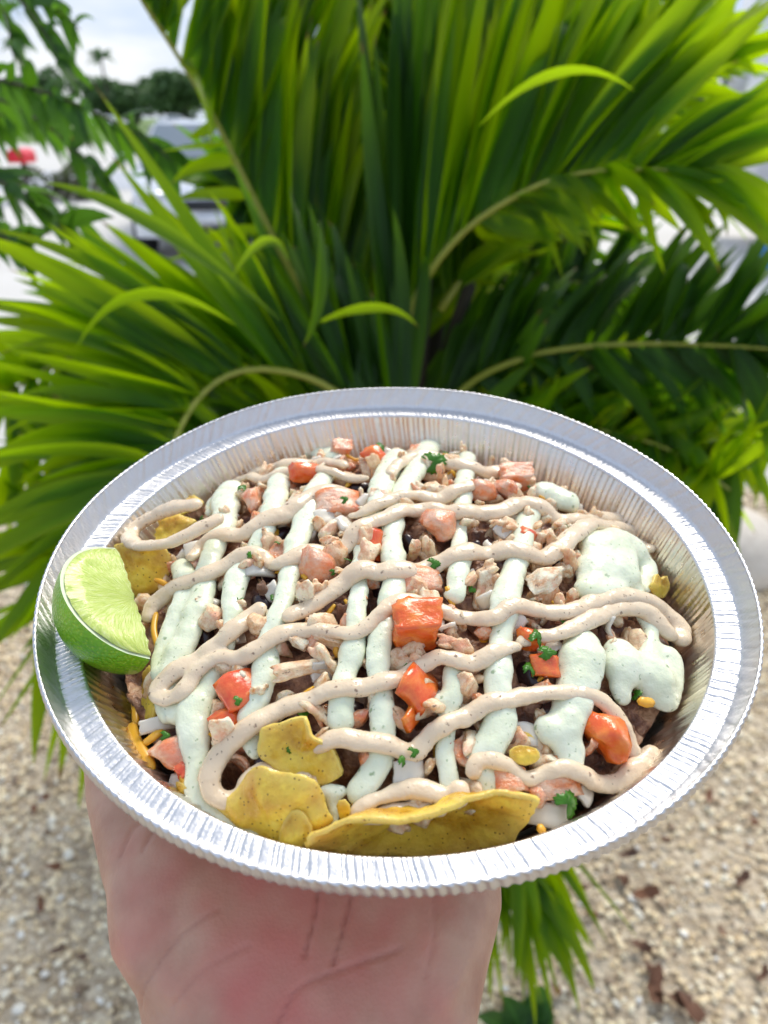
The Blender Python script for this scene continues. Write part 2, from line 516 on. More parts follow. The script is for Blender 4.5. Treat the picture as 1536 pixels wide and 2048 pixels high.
# ------------------------------------------------------------------ foil pan
def foil_pan():
    root = empty('foil_pan')
    root.matrix_world = PAN
    tag(root, 'round crimped aluminium foil takeout pan filled with loaded nachos', 'pan')
    N = 3000
    th = np.linspace(0, 2 * math.pi, N, endpoint=False)
    rng = np.random.default_rng(5)
    def grooves(count, width, jit, deep):
        """sharp random creases round the rim; 0 between creases, up to 1 in one"""
        c = (np.arange(count) + rng.uniform(-jit, jit, count)) * 2 * math.pi / count
        d = np.zeros(N)
        amp = rng.uniform(1 - deep, 1, count)
        for ci, a in zip(c, amp):
            x = np.abs((th - ci + math.pi) % (2 * math.pi) - math.pi)
            d = np.maximum(d, a * np.clip(1 - x / width, 0, 1))
        return d
    def wob(k):
        return sum(rng.normal(0, 1) * np.cos(m * th + rng.uniform(0, 6.28)) / m for m in range(2, k))
    fine = grooves(470, .0042, .48, .9)
    wallp = grooves(330, .0105, .45, .6)
    lipg = grooves(190, .0075, .45, .85)
    bead = np.sin(255 * th + 2.2 * wob(30)) * (.45 + .35 * wob(40) / 2)
    soft = wob(9) * .0007
    dent = wob(26)
    def roll(a, k): return np.roll(a, int(round(k)))
    def strip(name, prof, fn):
        V = np.zeros((len(prof), N, 3))
        for i, (r, z) in enumerate(prof):
            dr, dz = fn(i / (len(prof) - 1), r, z)
            rr = r + dr
            V[i, :, 0] = rr * np.cos(th); V[i, :, 1] = rr * np.sin(th); V[i, :, 2] = z + dz + soft * min(1, (z + .04) / .04)
        idx = np.arange(len(prof) * N).reshape(len(prof), N)
        a, b = idx[:-1], idx[1:]
        F = np.stack([a, np.roll(a, -1, 1), np.roll(b, -1, 1), b], -1).reshape(-1, 4)
        me = bpy.data.meshes.new(name)
        me.from_pydata(V.reshape(-1, 3).tolist(), [], F.tolist())
        me.polygons.foreach_set('use_smooth', [True] * len(me.polygons))
        return link(name, me, root, M['bowl'] if name == 'bowl' else M['foil'])
    # bowl: floor, rounded corner, crimped wall
    prof = [(.002, -.0405), (.03, -.0405), (.06, -.0405), (.078, -.0405), (.0822, -.0397), (.0848, -.0377), (.0862, -.035)]
    for k in range(1, 13):
        u = k / 12
        prof.append((.0862 + (.1036 - .0862) * u, -.035 + .035 * u - .0006))
    def fb(u, r, z):
        a = min(1, max(0, (r - .083) / .008))
        top = min(1, max(0, (.1042 - r) / .003))
        w = roll(wallp, (z + .04) * 800)
        return (.0011 * a * (.45 + .55 * top)) * w + .0007 * a * top * dent, -.0002 * a * w
    strip('bowl', prof, fb)
    # rim: rolled shoulder, flat crimped flange, flared upright lip
    prof = [(.1036, -.0006), (.10375, -.0001), (.1041, .0003), (.1046, .0004)]
    prof += [(.1046 + .0062 * k / 5, .0004) for k in range(1, 6)]
    prof += [(.1111, .0006)]
    prof += [(.1111 + .0032 * k / 6, .0006 + .0072 * k / 6) for k in range(1, 7)]
    def fr(u, r, z):
        f = min(1, max(0, (r - .1036) / .001))
        if r < .1110:
            g = roll(fine, (r - .1036) * 1000)
            return 0 * th, -.00046 * f * g + .00006 * f * roll(wallp, 3)
        k = (z - .0006) / .0072
        g = np.maximum(roll(lipg, -k * 24), .4 * roll(fine, -k * 15))
        return .0005 * g, 0 * th
    strip('flange', prof, fr)
    prof = []
    for k in range(0, 9):
        a = math.pi * (1.0 - k / 8 * 1.1)
        prof.append((.1149 + .0005 * math.cos(a), .0079 + .0005 * math.sin(a)))
    prof += [(.1156, .0068), (.1157, .0056), (.1155, .0044), (.1148, .0036), (.114, .0038)]
    def fe(u, r, z):
        k = min(1, u * 1.6)
        return (.00008 + .00042 * k) * roll(bead, u * 16) * (1 if u < .95 else .3), .0001 * roll(bead, u * 16)
    strip('rolled_edge', prof, fe)
    return root

foil_pan()

# ------------------------------------------------------------------ the hand under the pan
def hand():
    bm = bmesh.new()
    mm = .001
    # forearm, wrist, heel and palm as one loft: x, y, z of the palm-side surface, half width, half thickness
    sec = [(12, -420, -185, 38, 33), (4, -340, -148, 38, 32), (-6, -260, -110, 36, 28), (-14, -205, -84, 34, 22), (-19, -170, -67, 36, 20), (-22, -145, -54, 39.5, 20),
           (-24, -125, -45.5, 43.5, 19.5), (-25, -105, -41, 50.5, 17.5), (-26, -88, -40.5, 57, 16), (-26, -70, -41.5, 58, 14.5), (-26, -45, -42, 52, 13),
           (-24, -20, -41.8, 48, 12), (-22, 5, -41.5, 45, 11), (-21, 20, -42, 40, 9)]
    n = 28
    rings = []
    for (x, y, z, hw, ht) in sec:
        ring = []
        for k in range(n):
            a = 2 * math.pi * k / n
            c, s = math.cos(a), math.sin(a)
            e = .78
            ring.append(bm.verts.new((mm * (x + hw * math.copysign(abs(c) ** e, c)), mm * y, mm * (z - ht + ht * math.copysign(abs(s) ** e, s)))))
        rings.append(ring)
    for a, b in zip(rings, rings[1:]):
        for k in range(n):
            bm.faces.new((a[k], a[(k + 1) % n], b[(k + 1) % n], b[k]))
    bm.faces.new(rings[0][::-1]); bm.faces.new(rings[-1])
    # thenar and hypothenar pads
    ellipsoid(bm, (-.062, -.082, -.0535), (.0265, .044, .0165), (0, 0, .35))
    ellipsoid(bm, (.006, -.088, -.053), (.0225, .042, .0135), (0, 0, -.2))
    # thumb along the outside of the pan wall
    th = [(-62, -95, -57, 17), (-78, -72, -56, 15.5), (-92, -50, -55, 12.5), (-102, -26, -50, 10.5), (-107, -8, -46, 10), (-109, 8, -42, 9), (-109.5, 16, -40, 6)]
    tube(bm, [tuple(v * mm for v in p) for p in th], 16)
    # four fingers, flat under the pan floor, tips curling up a little
    for (x0, x1, L, r) in ((-52, -63, 72, 9), (-31, -34, 80, 9.4), (-10, -5, 74, 9), (10, 22, 58, 8)):
        pts = []
        for k in range(11):
            u = k / 10
            rr = r * (1.08 - .22 * u + .06 * math.cos(u * 6.28 * 2.2))
            if k == 10: rr *= .55
            pts.append(((x0 + (x1 - x0) * u) * mm, (2 + (L + 6) * u) * mm, (-42 - rr - .6 * math.sin(u * 3.14)) * mm, rr * mm))
        tube(bm, pts, 16)
    bmesh.ops.recalc_face_normals(bm, faces=bm.faces)
    o = link('hand', bm_mesh('hand', bm), None, M['skin'])
    m = o.modifiers.new('merge', 'REMESH'); m.mode = 'VOXEL'; m.voxel_size = .0009
    m = o.modifiers.new('relax', 'SMOOTH'); m.factor = .5; m.iterations = 40
    settle(o)
    me = o.data
    nv = len(me.vertices)
    co = np.zeros(nv * 3, np.float32); me.vertices.foreach_get('co', co); co = co.reshape(-1, 3)
    # creases of the palm: lines across the heel, the life line round the thumb pad, fine lines
    lines = [([(-22.9,-83.8,-43.0),(-23.2,-96.7,-43.0),(-25.2,-107.5,-45.0)], .85, .8), ([(-11.9,-83.9,-43.0),(-15.0,-99.4,-43.0),(-17.6,-109.4,-45.0)], .8, .8),
             ([(-30.8,-121.9,-47.0),(-26.2,-115.0,-46.0),(-14.6,-110.6,-45.0),(-0.0,-106.1,-44.0)], .6, .75), ([(-69.1,-115.3,-45.0),(-59.6,-104.0,-44.0),(-49.9,-96.6,-43.0)], .5, .7),
             ([(-58.9,-117.9,-46.0),(-50.5,-109.9,-45.0),(-40.4,-105.4,-44.0)], .4, .7), ([(-82.5,-79.2,-40.0),(-80.4,-72.1,-40.0),(-78.3,-69.7,-40.0)], .6, .9),
             ([(-75.2,-79.2,-40.0),(-73.0,-73.0,-40.0),(-69.2,-69.7,-40.0)], .5, .9), ([(9.1,-83.9,-43.0),(9.6,-100.8,-43.0),(6.5,-112.5,-45.0)], .35, .8)]
    crease = np.zeros(nv)
    for pts, amt, w in lines:
        P = np.array(catmull(pts, 1.2)) * mm
        d = np.full(nv, 1.0)
        for q in P:
            dd = (co[:, 0] - q[0]) ** 2 + (co[:, 1] - q[1]) ** 2
            d = np.minimum(d, dd)
        g = amt * np.exp(-d / (w * mm) ** 2) * (co[:, 2] > -.075)
        crease = np.maximum(crease, g)
    nrm = np.zeros(nv * 3, np.float32); me.vertices.foreach_get('normal', nrm); nrm = nrm.reshape(-1, 3)
    # gentle hollows and tendons
    hol = np.array([noise.noise(Vector((p[0] * 45, p[1] * 22, 3))) for p in co])
    co2 = co - nrm * (crease * .0013)[:, None] + nrm * (hol * .0012)[:, None]
    me.vertices.foreach_set('co', co2.astype(np.float32).ravel())
    at = me.attributes.new('crease', 'FLOAT', 'POINT'); at.data.foreach_set('value', crease.astype(np.float32))
    red = np.zeros(nv)
    for (x, y, s, k) in ((-26, -104, 20, .42), (-42, -114, 14, .22), (-4, -92, 14, .4), (-30, -120, 9, .25), (-62, -72, 16, .4), (-74, -98, 9, .35), (10, -118, 9, .35), (-36, -86, 9, .4)):
        red += k * np.exp(-((co[:, 0] / mm - x) ** 2 + (co[:, 1] / mm - y) ** 2) / (2 * s * s))
    fine_ = np.array([noise.noise(Vector((p[0] * 130, p[1] * 110, 8))) for p in co])
    red = red * (.8 + .6 * hol) + .26 * fine_ + .16 * hol
    at = me.attributes.new('red', 'FLOAT', 'POINT'); at.data.foreach_set('value', np.clip(red, 0, 1).astype(np.float32))
    o.matrix_world = PAN
    tag(o, 'bare left hand held palm up under the foil pan', 'hand')

hand()

# ------------------------------------------------------------------ food
mm = .001

def lumpy(bm, verts, amp, scale, seed):
    o = Vector((seed * 7.3, seed * 3.1, seed * 1.7))
    for v in verts:
        d = Vector((noise.noise(v.co * scale + o), noise.noise(v.co * scale + o + Vector((9, 0, 0))), noise.noise(v.co * scale + o + Vector((0, 9, 0)))))
        v.co += d * amp

# the dark layer of beans and shredded beef that everything lies on
def bean_layer():
    V, F = [], []
    nr, na = 80, 260
    for i in range(nr + 1):
        r = .0985 * i / nr
        for k in range(na):
            a = 2 * math.pi * k / na
            x, y = r * math.cos(a), r * math.sin(a)
            z = mound(x, y) - .0058 + .0042 * noise.noise(Vector((x * 90, y * 90, 1))) + .0032 * noise.noise(Vector((x * 230, y * 230, 4))) + .0012 * noise.noise(Vector((x * 600, y * 600, 4)))
            z -= .016 * max(0, min(1, (-y - .066) / .012)) * max(0, min(1, (.06 - abs(x)) / .012))      # hollow under the front chip
            rw = .1025 + .45 * z
            if r > rw - .002:
                x, y = x * (rw - .002) / r, y * (rw - .002) / r
            V.append((x, y, max(z, -.034)))
    for i in range(nr):
        for k in range(na):
            F.append((i * na + k, i * na + (k + 1) % na, (i + 1) * na + (k + 1) % na, (i + 1) * na + k))
    o = link('bean_layer', mesh('bean_layer', V, F), None, M['beef'])
    tag(o, 'dark layer of beans and shredded beef seen through gaps in the toppings', 'filling', kind='stuff')
    o.matrix_world = PAN
bean_layer()

# --- generic shapes, shared by the scattered pieces
def chunk_mesh(name, seed, amp=.35, flat=.7, sub=3):
    bm = bmesh.new()
    bmesh.ops.create_icosphere(bm, subdivisions=sub, radius=1)
    rnd = random.Random(seed)
    for v in bm.verts:                                   # cut flat facets, like torn and chopped meat
        v.co.x *= 1.25; v.co.z *= flat
    for k in range(9):
        nrm = Vector((rnd.gauss(0, 1), rnd.gauss(0, 1), rnd.gauss(0, 1))).normalized()
        d = rnd.uniform(.45, .8)
        for v in bm.verts:
            e = v.co.dot(nrm) - d
            if e > 0: v.co -= nrm * e * .9
    lumpy(bm, bm.verts, amp * .5, 1.7, seed)
    lumpy(bm, bm.verts, amp * .28, 4.5, seed + 40)
    k = 1.12 / max(v.co.length for v in bm.verts)
    for v in bm.verts: v.co *= k
    return bm_mesh(name, bm)

def shred_mesh(name, seed):
    rnd = random.Random(seed)
    bm = bmesh.new()
    for s in range(4):
        pts = []
        y0 = rnd.uniform(-.35, .35); z0 = rnd.uniform(-.2, .2); c = rnd.uniform(-.5, .5)
        for k in range(9):
            u = k / 8 * 2 - 1
            pts.append((u * rnd.uniform(.95, 1.05) * 1.3, y0 + c * u * u + rnd.uniform(-.07, .07), z0 + .25 * (1 - u * u) + rnd.uniform(-.06, .06), (.26 if abs(u) < .9 else .12) * rnd.uniform(.75, 1.2)))
        tube(bm, pts, 6)
    o = link('tmp', bm_mesh(name, bm))
    m = o.modifiers.new('r', 'REMESH'); m.mode = 'VOXEL'; m.voxel_size = .1
    settle(o)
    me = o.data; me.name = name
    bpy.data.objects.remove(o)
    return me

def dice_mesh(name, seed, bev=.22, amp=.16):
    bm = bmesh.new()
    bmesh.ops.create_cube(bm, size=2)
    rnd = random.Random(seed)
    for v in bm.verts: v.co += Vector((rnd.uniform(-.28, .28), rnd.uniform(-.28, .28), rnd.uniform(-.28, .28)))
    bmesh.ops.bevel(bm, geom=bm.edges[:] + bm.verts[:], offset=bev, segments=2, profile=.6, affect='EDGES')
    bmesh.ops.subdivide_edges(bm, edges=[e for e in bm.edges if e.calc_length() > .5], cuts=3, use_grid_fill=True)
    bmesh.ops.smooth_vert(bm, verts=bm.verts, factor=.4, use_axis_x=True, use_axis_y=True, use_axis_z=True)
    lumpy(bm, bm.verts, amp * 1.6, 1.2, seed)
    lumpy(bm, bm.verts, amp * .7, 3.5, seed + 9)
    return bm_mesh(name, bm)

def wedge_dice_mesh(name, seed):
    """a curved piece of tomato wall: skin outside, pulp inside"""
    bm = bmesh.new()
    rnd = random.Random(seed)
    g = bmesh.ops.create_grid(bm, x_segments=7, y_segments=6, size=1)
    for v in bm.verts:
        v.co.z = .45 - .42 * (v.co.x ** 2) + .1 * v.co.y
        v.co.y *= 1 - .2 * rnd.random() * abs(v.co.x)
    r = bmesh.ops.solidify(bm, geom=bm.faces[:], thickness=.55)
    bmesh.ops.recalc_face_normals(bm, faces=bm.faces)
    lumpy(bm, bm.verts, .16, 1.6, seed); lumpy(bm, bm.verts, .07, 5, seed)
    bmesh.ops.smooth_vert(bm, verts=bm.verts, factor=.35, use_axis_x=True, use_axis_y=True, use_axis_z=True)
    return bm_mesh(name, bm)

def leaf_mesh(name, seed, lobes=3):
    rnd = random.Random(seed)
    out = []
    K = 34
    for k in range(K):
        a = -2.5 + 5.0 * k / (K - 1)
        r = .62 + .3 * abs(math.cos(a * lobes / 2.0)) + .1 * math.sin(k * 2.4) + rnd.uniform(-.05, .05)
        out.append((r * math.cos(a), r * math.sin(a)))
    V = [(-.1, 0, .05)]; F = []
    for f in (.5, 1):
        for x, y in out:
            V.append((x * f, y * f, .12 * math.sin(3 * x * f + seed) - .22 * (y * f) ** 2 + .06 * rnd.uniform(-1, 1)))
    for k in range(K - 1):
        F.append((0, 1 + k, 2 + k)); F.append((1 + k, 1 + K + k, 2 + K + k, 2 + k))
    me = mesh(name, V, F)
    o = link('tmp', me)
    m = o.modifiers.new('s', 'SOLIDIFY'); m.thickness = .06
    settle(o); me = o.data; me.name = name
    bpy.data.objects.remove(o)
    rv = me.attributes.new('leaf_rnd', 'FLOAT', 'POINT'); rv.data.foreach_set('value', [rnd.random()] * len(me.vertices))
    return me

CH = [chunk_mesh('chicken_chunk', s, .4, random.Random(s).uniform(.5, .85)) for s in range(9)] + [shred_mesh('chicken_shred', s) for s in range(5)] + [shred_mesh('chicken_shred', 200 + s) for s in range(7)]
for m_ in CH: m_.materials.append(M['chicken'])
BF = [shred_mesh('beef_shred', 20 + s) for s in range(4)] + [chunk_mesh('beef_chunk', 60 + s, .6, .6) for s in range(3)]
for m_ in BF: m_.materials.append(M['beef'])
TD = [dice_mesh('tomato_dice', 0)] + [chunk_mesh('tomato_dice', 100 + s, .3, .8) for s in range(3)] + [wedge_dice_mesh('tomato_wall', s) for s in range(3)]
TP = [m_.copy() for m_ in TD]
for m_ in TD: m_.materials.append(M['tomato'])
for m_ in TP: m_.materials.append(M['pale_tomato'])
ON = [wedge_dice_mesh('onion_dice', 30 + s) for s in range(3)]
for m_ in ON: m_.materials.append(M['onion'])
CL = [leaf_mesh('cilantro_bit', s, 3 + s % 2) for s in range(4)]
for m_ in CL: m_.materials.append(M['cilantro'])

def piece(name, me, x, y, z, s, rot, label, cat, group=None):
    o = link(name, me)
    o.matrix_world = PAN @ Matrix.Translation((x, y, z)) @ Euler(rot).to_matrix().to_4x4() @ Matrix.Diagonal((*(s if hasattr(s, '__len__') else (s, s, s)), 1))
    tag(o, label, cat, group)
    return o

def rr(rnd, a=3.1416): return (rnd.uniform(-a, a), rnd.uniform(-a, a), rnd.uniform(-3.14, 3.14))

# --- scattered small pieces
rnd = random.Random(11)
def scatter(n, meshes, name, s0, s1, dz0, dz1, label, cat, group, rmax=.088, tilt=3.14):
    for k in range(n):
        a = rnd.uniform(0, 6.2832); r = rmax * math.sqrt(rnd.random())
        x, y = r * math.cos(a), r * math.sin(a)
        s = rnd.uniform(s0, s1) * mm
        piece(name, rnd.choice(meshes), x, y, mound(x, y) + rnd.uniform(dz0, dz1) * mm, (s, s * rnd.uniform(.75, 1.1), s * rnd.uniform(.75, 1)), rr(rnd, tilt), label, cat, group)

scatter(282, CH, 'chicken_piece', 3.0, 6.6, -3.4, .6, 'small chopped pinkish tan chicken piece strewn under the sauces', 'chicken', 'chopped chicken strewn over the nachos')
scatter(60, BF, 'beef_shred', 3.0, 5.5, -6, -2.5, 'dark brown beef shred lying between the chicken pieces', 'beef', 'dark beef shreds between the chicken')
bb = bmesh.new(); ellipsoid(bb, (0, 0, 0), (1.3, .85, .75), (0, 0, 0), 3); bb = bm_mesh('black_bean', bb); bb.materials.append(M['black_bean'])
scatter(34, [bb], 'black_bean', 3.6, 4.6, -5, -2.5, 'glossy black bean half hidden under the chicken', 'bean', 'black beans under the toppings', .085)
scatter(60, ON, 'onion_dice', 2.2, 3.8, -2.5, .8, 'small translucent white onion dice among the chicken', 'onion', 'small onion dice among the chicken')
scatter(58, TP, 'tomato_dice', 2.4, 4.2, -2.5, .8, 'small pale pink tomato dice among the chicken', 'tomato', 'small tomato dice among the chicken')
scatter(46, CL, 'cilantro_fleck', 1.3, 2.5, .3, 2.6, 'tiny green chopped cilantro fleck on the toppings', 'cilantro', 'tiny cilantro flecks on the toppings', .088, .6)

def straw_mesh(seed):
    r_ = random.Random(seed); bm = bmesh.new()
    tube(bm, [(u * 1.6, r_.uniform(-.15, .15) + .5 * u * u, .2 * u, .3 if abs(u) < .9 else .2) for u in np.linspace(-1, 1, 7)], 6)
    me = bm_mesh('cheese_straw', bm); me.materials.append(M['cheese']); return me
scatter(50, [straw_mesh(s) for s in range(3)], 'cheese_straw', 2.2, 3.6, -2.0, .6, 'thin short yellow cheese straw among the chicken', 'cheese', 'small cheese straws among the chicken', .09, .7)
# --- chicken pieces that stand out
for (x, y, r), dz, m_, rot, sc, lab in [
    ([(48.1,-16.1,8.4)][0], 3.5, 0, (.2, .1, .45), (1.0, .62, .45), 'large pale chicken chunk touching the big green sauce pool at right'),
    ([(22.5,-17.6,4.8)][0], 1.5, 2, (.3, .2, 1.0), (1.25, .5, .5), 'browned chicken strip beside the yellow cheese cube right of centre'),
    ([(99.5,-22.2,5.0)][0], 0, 4, (.1, .1, .2), (.95, .85, .9), 'pale pink chicken cube at the right end against the pan wall'),
    ([(112.4,5.1,4.8)][0], -4, 10, (0, .3, .3), (1, .8, .7), 'reddish brown chicken shred squeezed between tan sauce bulb and pan wall'),
    ([(-42.0,-33.6,4.3)][0], 2.5, 5, (.2, .2, .9), (1, .9, .8), 'chicken chunk hanging at the end of a tan sauce stub left of centre'),
    ([(-29.3,-42.1,3.8)][0], 2, 3, (.1, .3, -.4), (1.1, .8, .7), 'chicken nugget poking out under a tan line above the dark gap'),
    ([(-20.7,-40.4,5.9)][0], 1, 1, (.1, .2, -.25), (1.2, .6, .5), 'pink and brown chicken slab left of the big tomato cube'),
    ([(-26.7,-50.8,6.9)][0], .8, 11, (.1, .2, .4), (1.1, .6, .6), 'torn brown chicken shreds above the fifth tan line'),
    ([(-22.3,-63.9,4.7)][0], 1, 12, (.1, .3, -.5), (1, .9, .8), 'ragged chicken shred beside the olive coloured chip'),
    ([(0.3,-66.8,4.9)][0], 1, 6, (.1, .5, -1.0), (1.2, .7, .6), 'smooth beige chicken piece left of the red pepper strip'),
    ([(19.1,-71.3,4.8)][0], .5, 7, (.2, .3, 1.3), (1.3, .7, .6), 'pinkish chicken piece between the two front green lines'),
    ([(-2.7,36.8,4.9)][0], 1, 8, (0, .4, .3), (1, .9, .8), 'brown chicken crumble behind the back tan line'),
    ([(60.1,21.2,5.8)][0], 1, 2, (.3, .4, .9), (1.2, .6, .6), 'orange tinted chicken flake by the back right tan line'),
    ([(16.1,-42.7,3.8)][0], 0, 9, (.3, .4, .2), (1, .9, .8), 'chicken shred cluster right of the big tomato cube'),
    ([(19.7,-34.2,3.6)][0], 0, 3, (.3, 1.4, .2), (1, .9, .8), 'pink chicken bit right of the tomato cube under a tan line'),
    ([(38.8,14.5,4.6)][0], .5, 13, (.3, .4, .2), (1.1, .8, .8), 'light chicken shred behind the fourth green line')]:
    piece('chicken_piece', CH[m_], x * mm, y * mm, mound(x * mm, y * mm) + dz * mm, tuple(r * mm * q for q in sc), rot, lab, 'chicken')

# --- tomatoes one can point to
def tom(kind, spec, dz, m_, rot, sc, lab):
    x, y, r = spec[0]
    me = (TD if kind == 't' else TP)[m_]
    k = 1.0 if m_ == 0 else 1.3
    return piece('tomato_piece', me, x * mm, y * mm, mound(x * mm, y * mm) + (dz + .8) * mm, tuple(k * r * mm * q for q in sc), rot, lab, 'tomato')
tom('t', [(5.4,-39.9,6.6)], 3, 0, (.15, .1, .08), (1.05, .85, .9), 'biggest orange tomato cube, cilantro frill on top, at the centre')
tom('t', [(5.8,-57.5,5.3)], 1.5, 5, (.5, .3, 1.2), (1.1, .8, .8), 'orange tomato chunk with torn edge just in front of the big cube')
tom('t', [(3.8,-65.2,4.1)], .5, 4, (1.0, .3, 1.3), (1.1, .5, .6), 'red tomato skin strip below the torn orange chunk')
tom('t', [(-35.2,51.5,5.5)], 3.5, 1, (.3, .2, .5), (1.25, .8, .7), 'orange tomato block behind the back tan line, left of centre')
tom('t', [(-44.8,-55.9,4.3)], 2.5, 6, (.2, .1, .7), (1.1, 1, .8), 'orange tomato bit with a green fleck, left front')
tom('t', [(-48.0,-62.5,4.5)], 1, 2, (.5, .2, .4), (1.1, .7, .7), 'red orange tomato slice below the left front bit')
tom('t', [(57.8,-66.7,6.1)], 1.5, 3, (.4, .5, .8), (1, .95, .9), 'ragged orange red tomato chunk ringed by tan sauce at lower right')
tom('t', [(42.7,-49.1,3.5)], 2, 4, (.3, .2, .1), (1, .8, .8), 'small bright red tomato bit under the two cilantro leaves')
tom('p', [(-20.7,24.9,5.8)], 1.5, 5, (.1, .1, .2), (1.1, .8, .7), 'pink orange tomato flake with cilantro fleck near the back')
tom('p', [(-25.8,-10.3,5.9)], 2, 1, (.3, .4, .2), (1, .95, .9), 'pale pink sauced tomato cube left of centre')
tom('t', [(-8.2,67.3,5.4)], 2.5, 2, (.2, .3, .4), (1, 1, .9), 'orange tomato bit under bright cilantro at the back')
tom('p', [(-22.5,78.5,4.3)], 3, 0, (.2, .3, .2), (1, .8, .8), 'small pink tomato cube at the back edge')
tom('p', [(32.3,34.8,5.2)], 2.5, 1, (.2, .2, .3), (1, .8, .8), 'orange pink tomato cube at back right, left of a pair')
tom('p', [(42.3,37.7,4.6)], 2.5, 3, (.2, .5, .9), (1, .8, .8), 'salmon tomato cube at back right, right of a pair')
tom('p', [(48.0,52.1,6.0)], 2.2, 0, (.2, .1, .1), (1.1, .7, .7), 'flat salmon tomato dice with cilantro at the back right end')
tom('p', [(7.7,-18.6,4.7)], 1, 6, (.1, .1, .2), (1.1, .8, .8), 'pink tomato piece just behind the line above the big cube')
tom('t', [(-8.7,-0.3,4.4)], .5, 4, (.4, .2, .2), (1, 1.1, .8), 'orange red tomato bit between two green lines')
tom('p', [(15.0,9.6,5.5)], 2, 3, (.3, .2, .6), (1.1, .9, .9), 'pale orange tomato dice behind the fourth tan line')
tom('p', [(-62.6,-68.3,5.9)], 1, 2, (.25, .1, .3), (1.1, .75, .7), 'pale orange tomato chunk by the cheese shreds at the left front')
tom('t', [(-57.9,-73.2,3.3)], -1, 0, (.25, .1, .8), (1.1, .75, .7), 'orange tomato bit below the pale chunk at the left front')
tom('t', [(39.3,-39.5,3.9)], 1, 1, (.3, .2, .2), (1, .9, .8), 'brown orange tomato bit under a curl of tan sauce')
tom('p', [(29.1,-81.5,3.4)], 2, 6, (.2, .2, .2), (1.1, .8, .8), 'salmon tomato piece behind the big front chip')
tom('p', [(41.2,-81.6,4.5)], 1, 5, (.3, .1, .2), (1.2, .6, .7), 'salmon tomato slice at the front right by white onion')
tom('p', [(36.2,-83.3,2.9)], 0, 3, (.3, .6, .2), (1, .9, .8), 'pink tomato cube right behind the big front chip tip')
tom('t', [(14.4,133.0,3.5)], 4, 0, (.3, .6, .2), (1, .9, 1.4), 'tiny red tomato spike at the far back edge')
tom('t', [(-35.6,127.7,4.5)], 4, 4, (.3, .6, .2), (1, .9, .8), 'little red tomato bit at the far back left edge')
tom('p', [(-71.2,111.7,4.3)], 2, 1, (.3, .6, .2), (1, .9, .8), 'pink tomato bit ringed by a green loop at the back left')
tom('p', [(-85.5,106.3,5.8)], -3, 0, (.3, .3, .2), (1, .9, .8), 'rosy tomato chunk against the back left wall')
tom('p', [(-54.6,39.0,4.6)], 1.5, 2, (.3, .3, .2), (.8, 1.2, .8), 'salmon tomato dice beside the upright cilantro leaf at back left')
tom('t', [(45.4,8.6,3.1)], 1, 3, (.3, .3, .2), (1, .9, .8), 'orange tomato bit right of the fourth green line')

# --- onion, cheese, cilantro one can point to
def pc(name, meshes, spec, dz, m_, rot, sc, lab, cat):
    x, y, r = spec[0]
    if cat == 'cilantro': dz += 1.4
    return piece(name, meshes[m_], x * mm, y * mm, mound(x * mm, y * mm) + dz * mm, tuple(r * mm * q for q in sc), rot, lab, cat)
for spec, dz, m_, rot, sc, lab in [
    ([(-24.6,17.0,4.3)], 1, 0, (.2, .2, .3), (1.1, .8, .7), 'white onion dice under the back left green line'),
    ([(-17.3,12.5,3.8)], 1, 1, (.2, .5, .8), (1, .9, .7), 'clear onion dice beside the yellow cheese at the back'),
    ([(-70.6,10.4,3.9)], 1.5, 2, (.2, .2, .4), (1.1, .9, .7), 'white onion bit right of the yellow chip and lime'),
    ([(-45.0,-8.4,4.3)], 1, 0, (.1, .2, .2), (1.2, .6, .7), 'onion dice with green fleck left of centre'),
    ([(2.5,-80.2,3.9)], 1, 1, (.5, .2, .2), (1.1, .9, .8), 'white onion dice with green stripe at the front centre'),
    ([(38.7,-87.5,4.5)], 0, 2, (.3, .1, -.2), (1.2, .7, .7), 'long white onion dice by the front right rim'),
    ([(42.3,-84.4,2.9)], 0, 0, (.3, .4, .6), (1, .9, .7), 'white onion dice above the bright cilantro at front right'),
    ([(34.5,-68.4,4.1)], 0, 1, (.2, .2, .1), (1.2, .8, .7), 'pale onion piece left of the round green sauce blob'),
    ([(-68.7,-59.7,4.3)], 1, 2, (.5, .3, .5), (1.3, .5, .6), 'curled white onion strip over the cheese at the left'),
    ([(-58.2,-76.1,4.4)], -2, 0, (.3, .2, -.1), (1.2, .5, .6), 'white onion slice low at the left front wall'),
    ([(12.8,-35.5,3.0)], 1, 0, (.3, .2, 1.4), (1.2, .5, .6), 'onion sliver right of the big tomato cube'),
    ([(49.9,-80.4,3.5)], 0, 1, (.6, .2, 1.2), (1.2, .7, .6), 'beige onion wedge standing at the front right')]:
    pc('onion_piece', ON, spec, dz, m_, rot, sc, lab, 'onion')

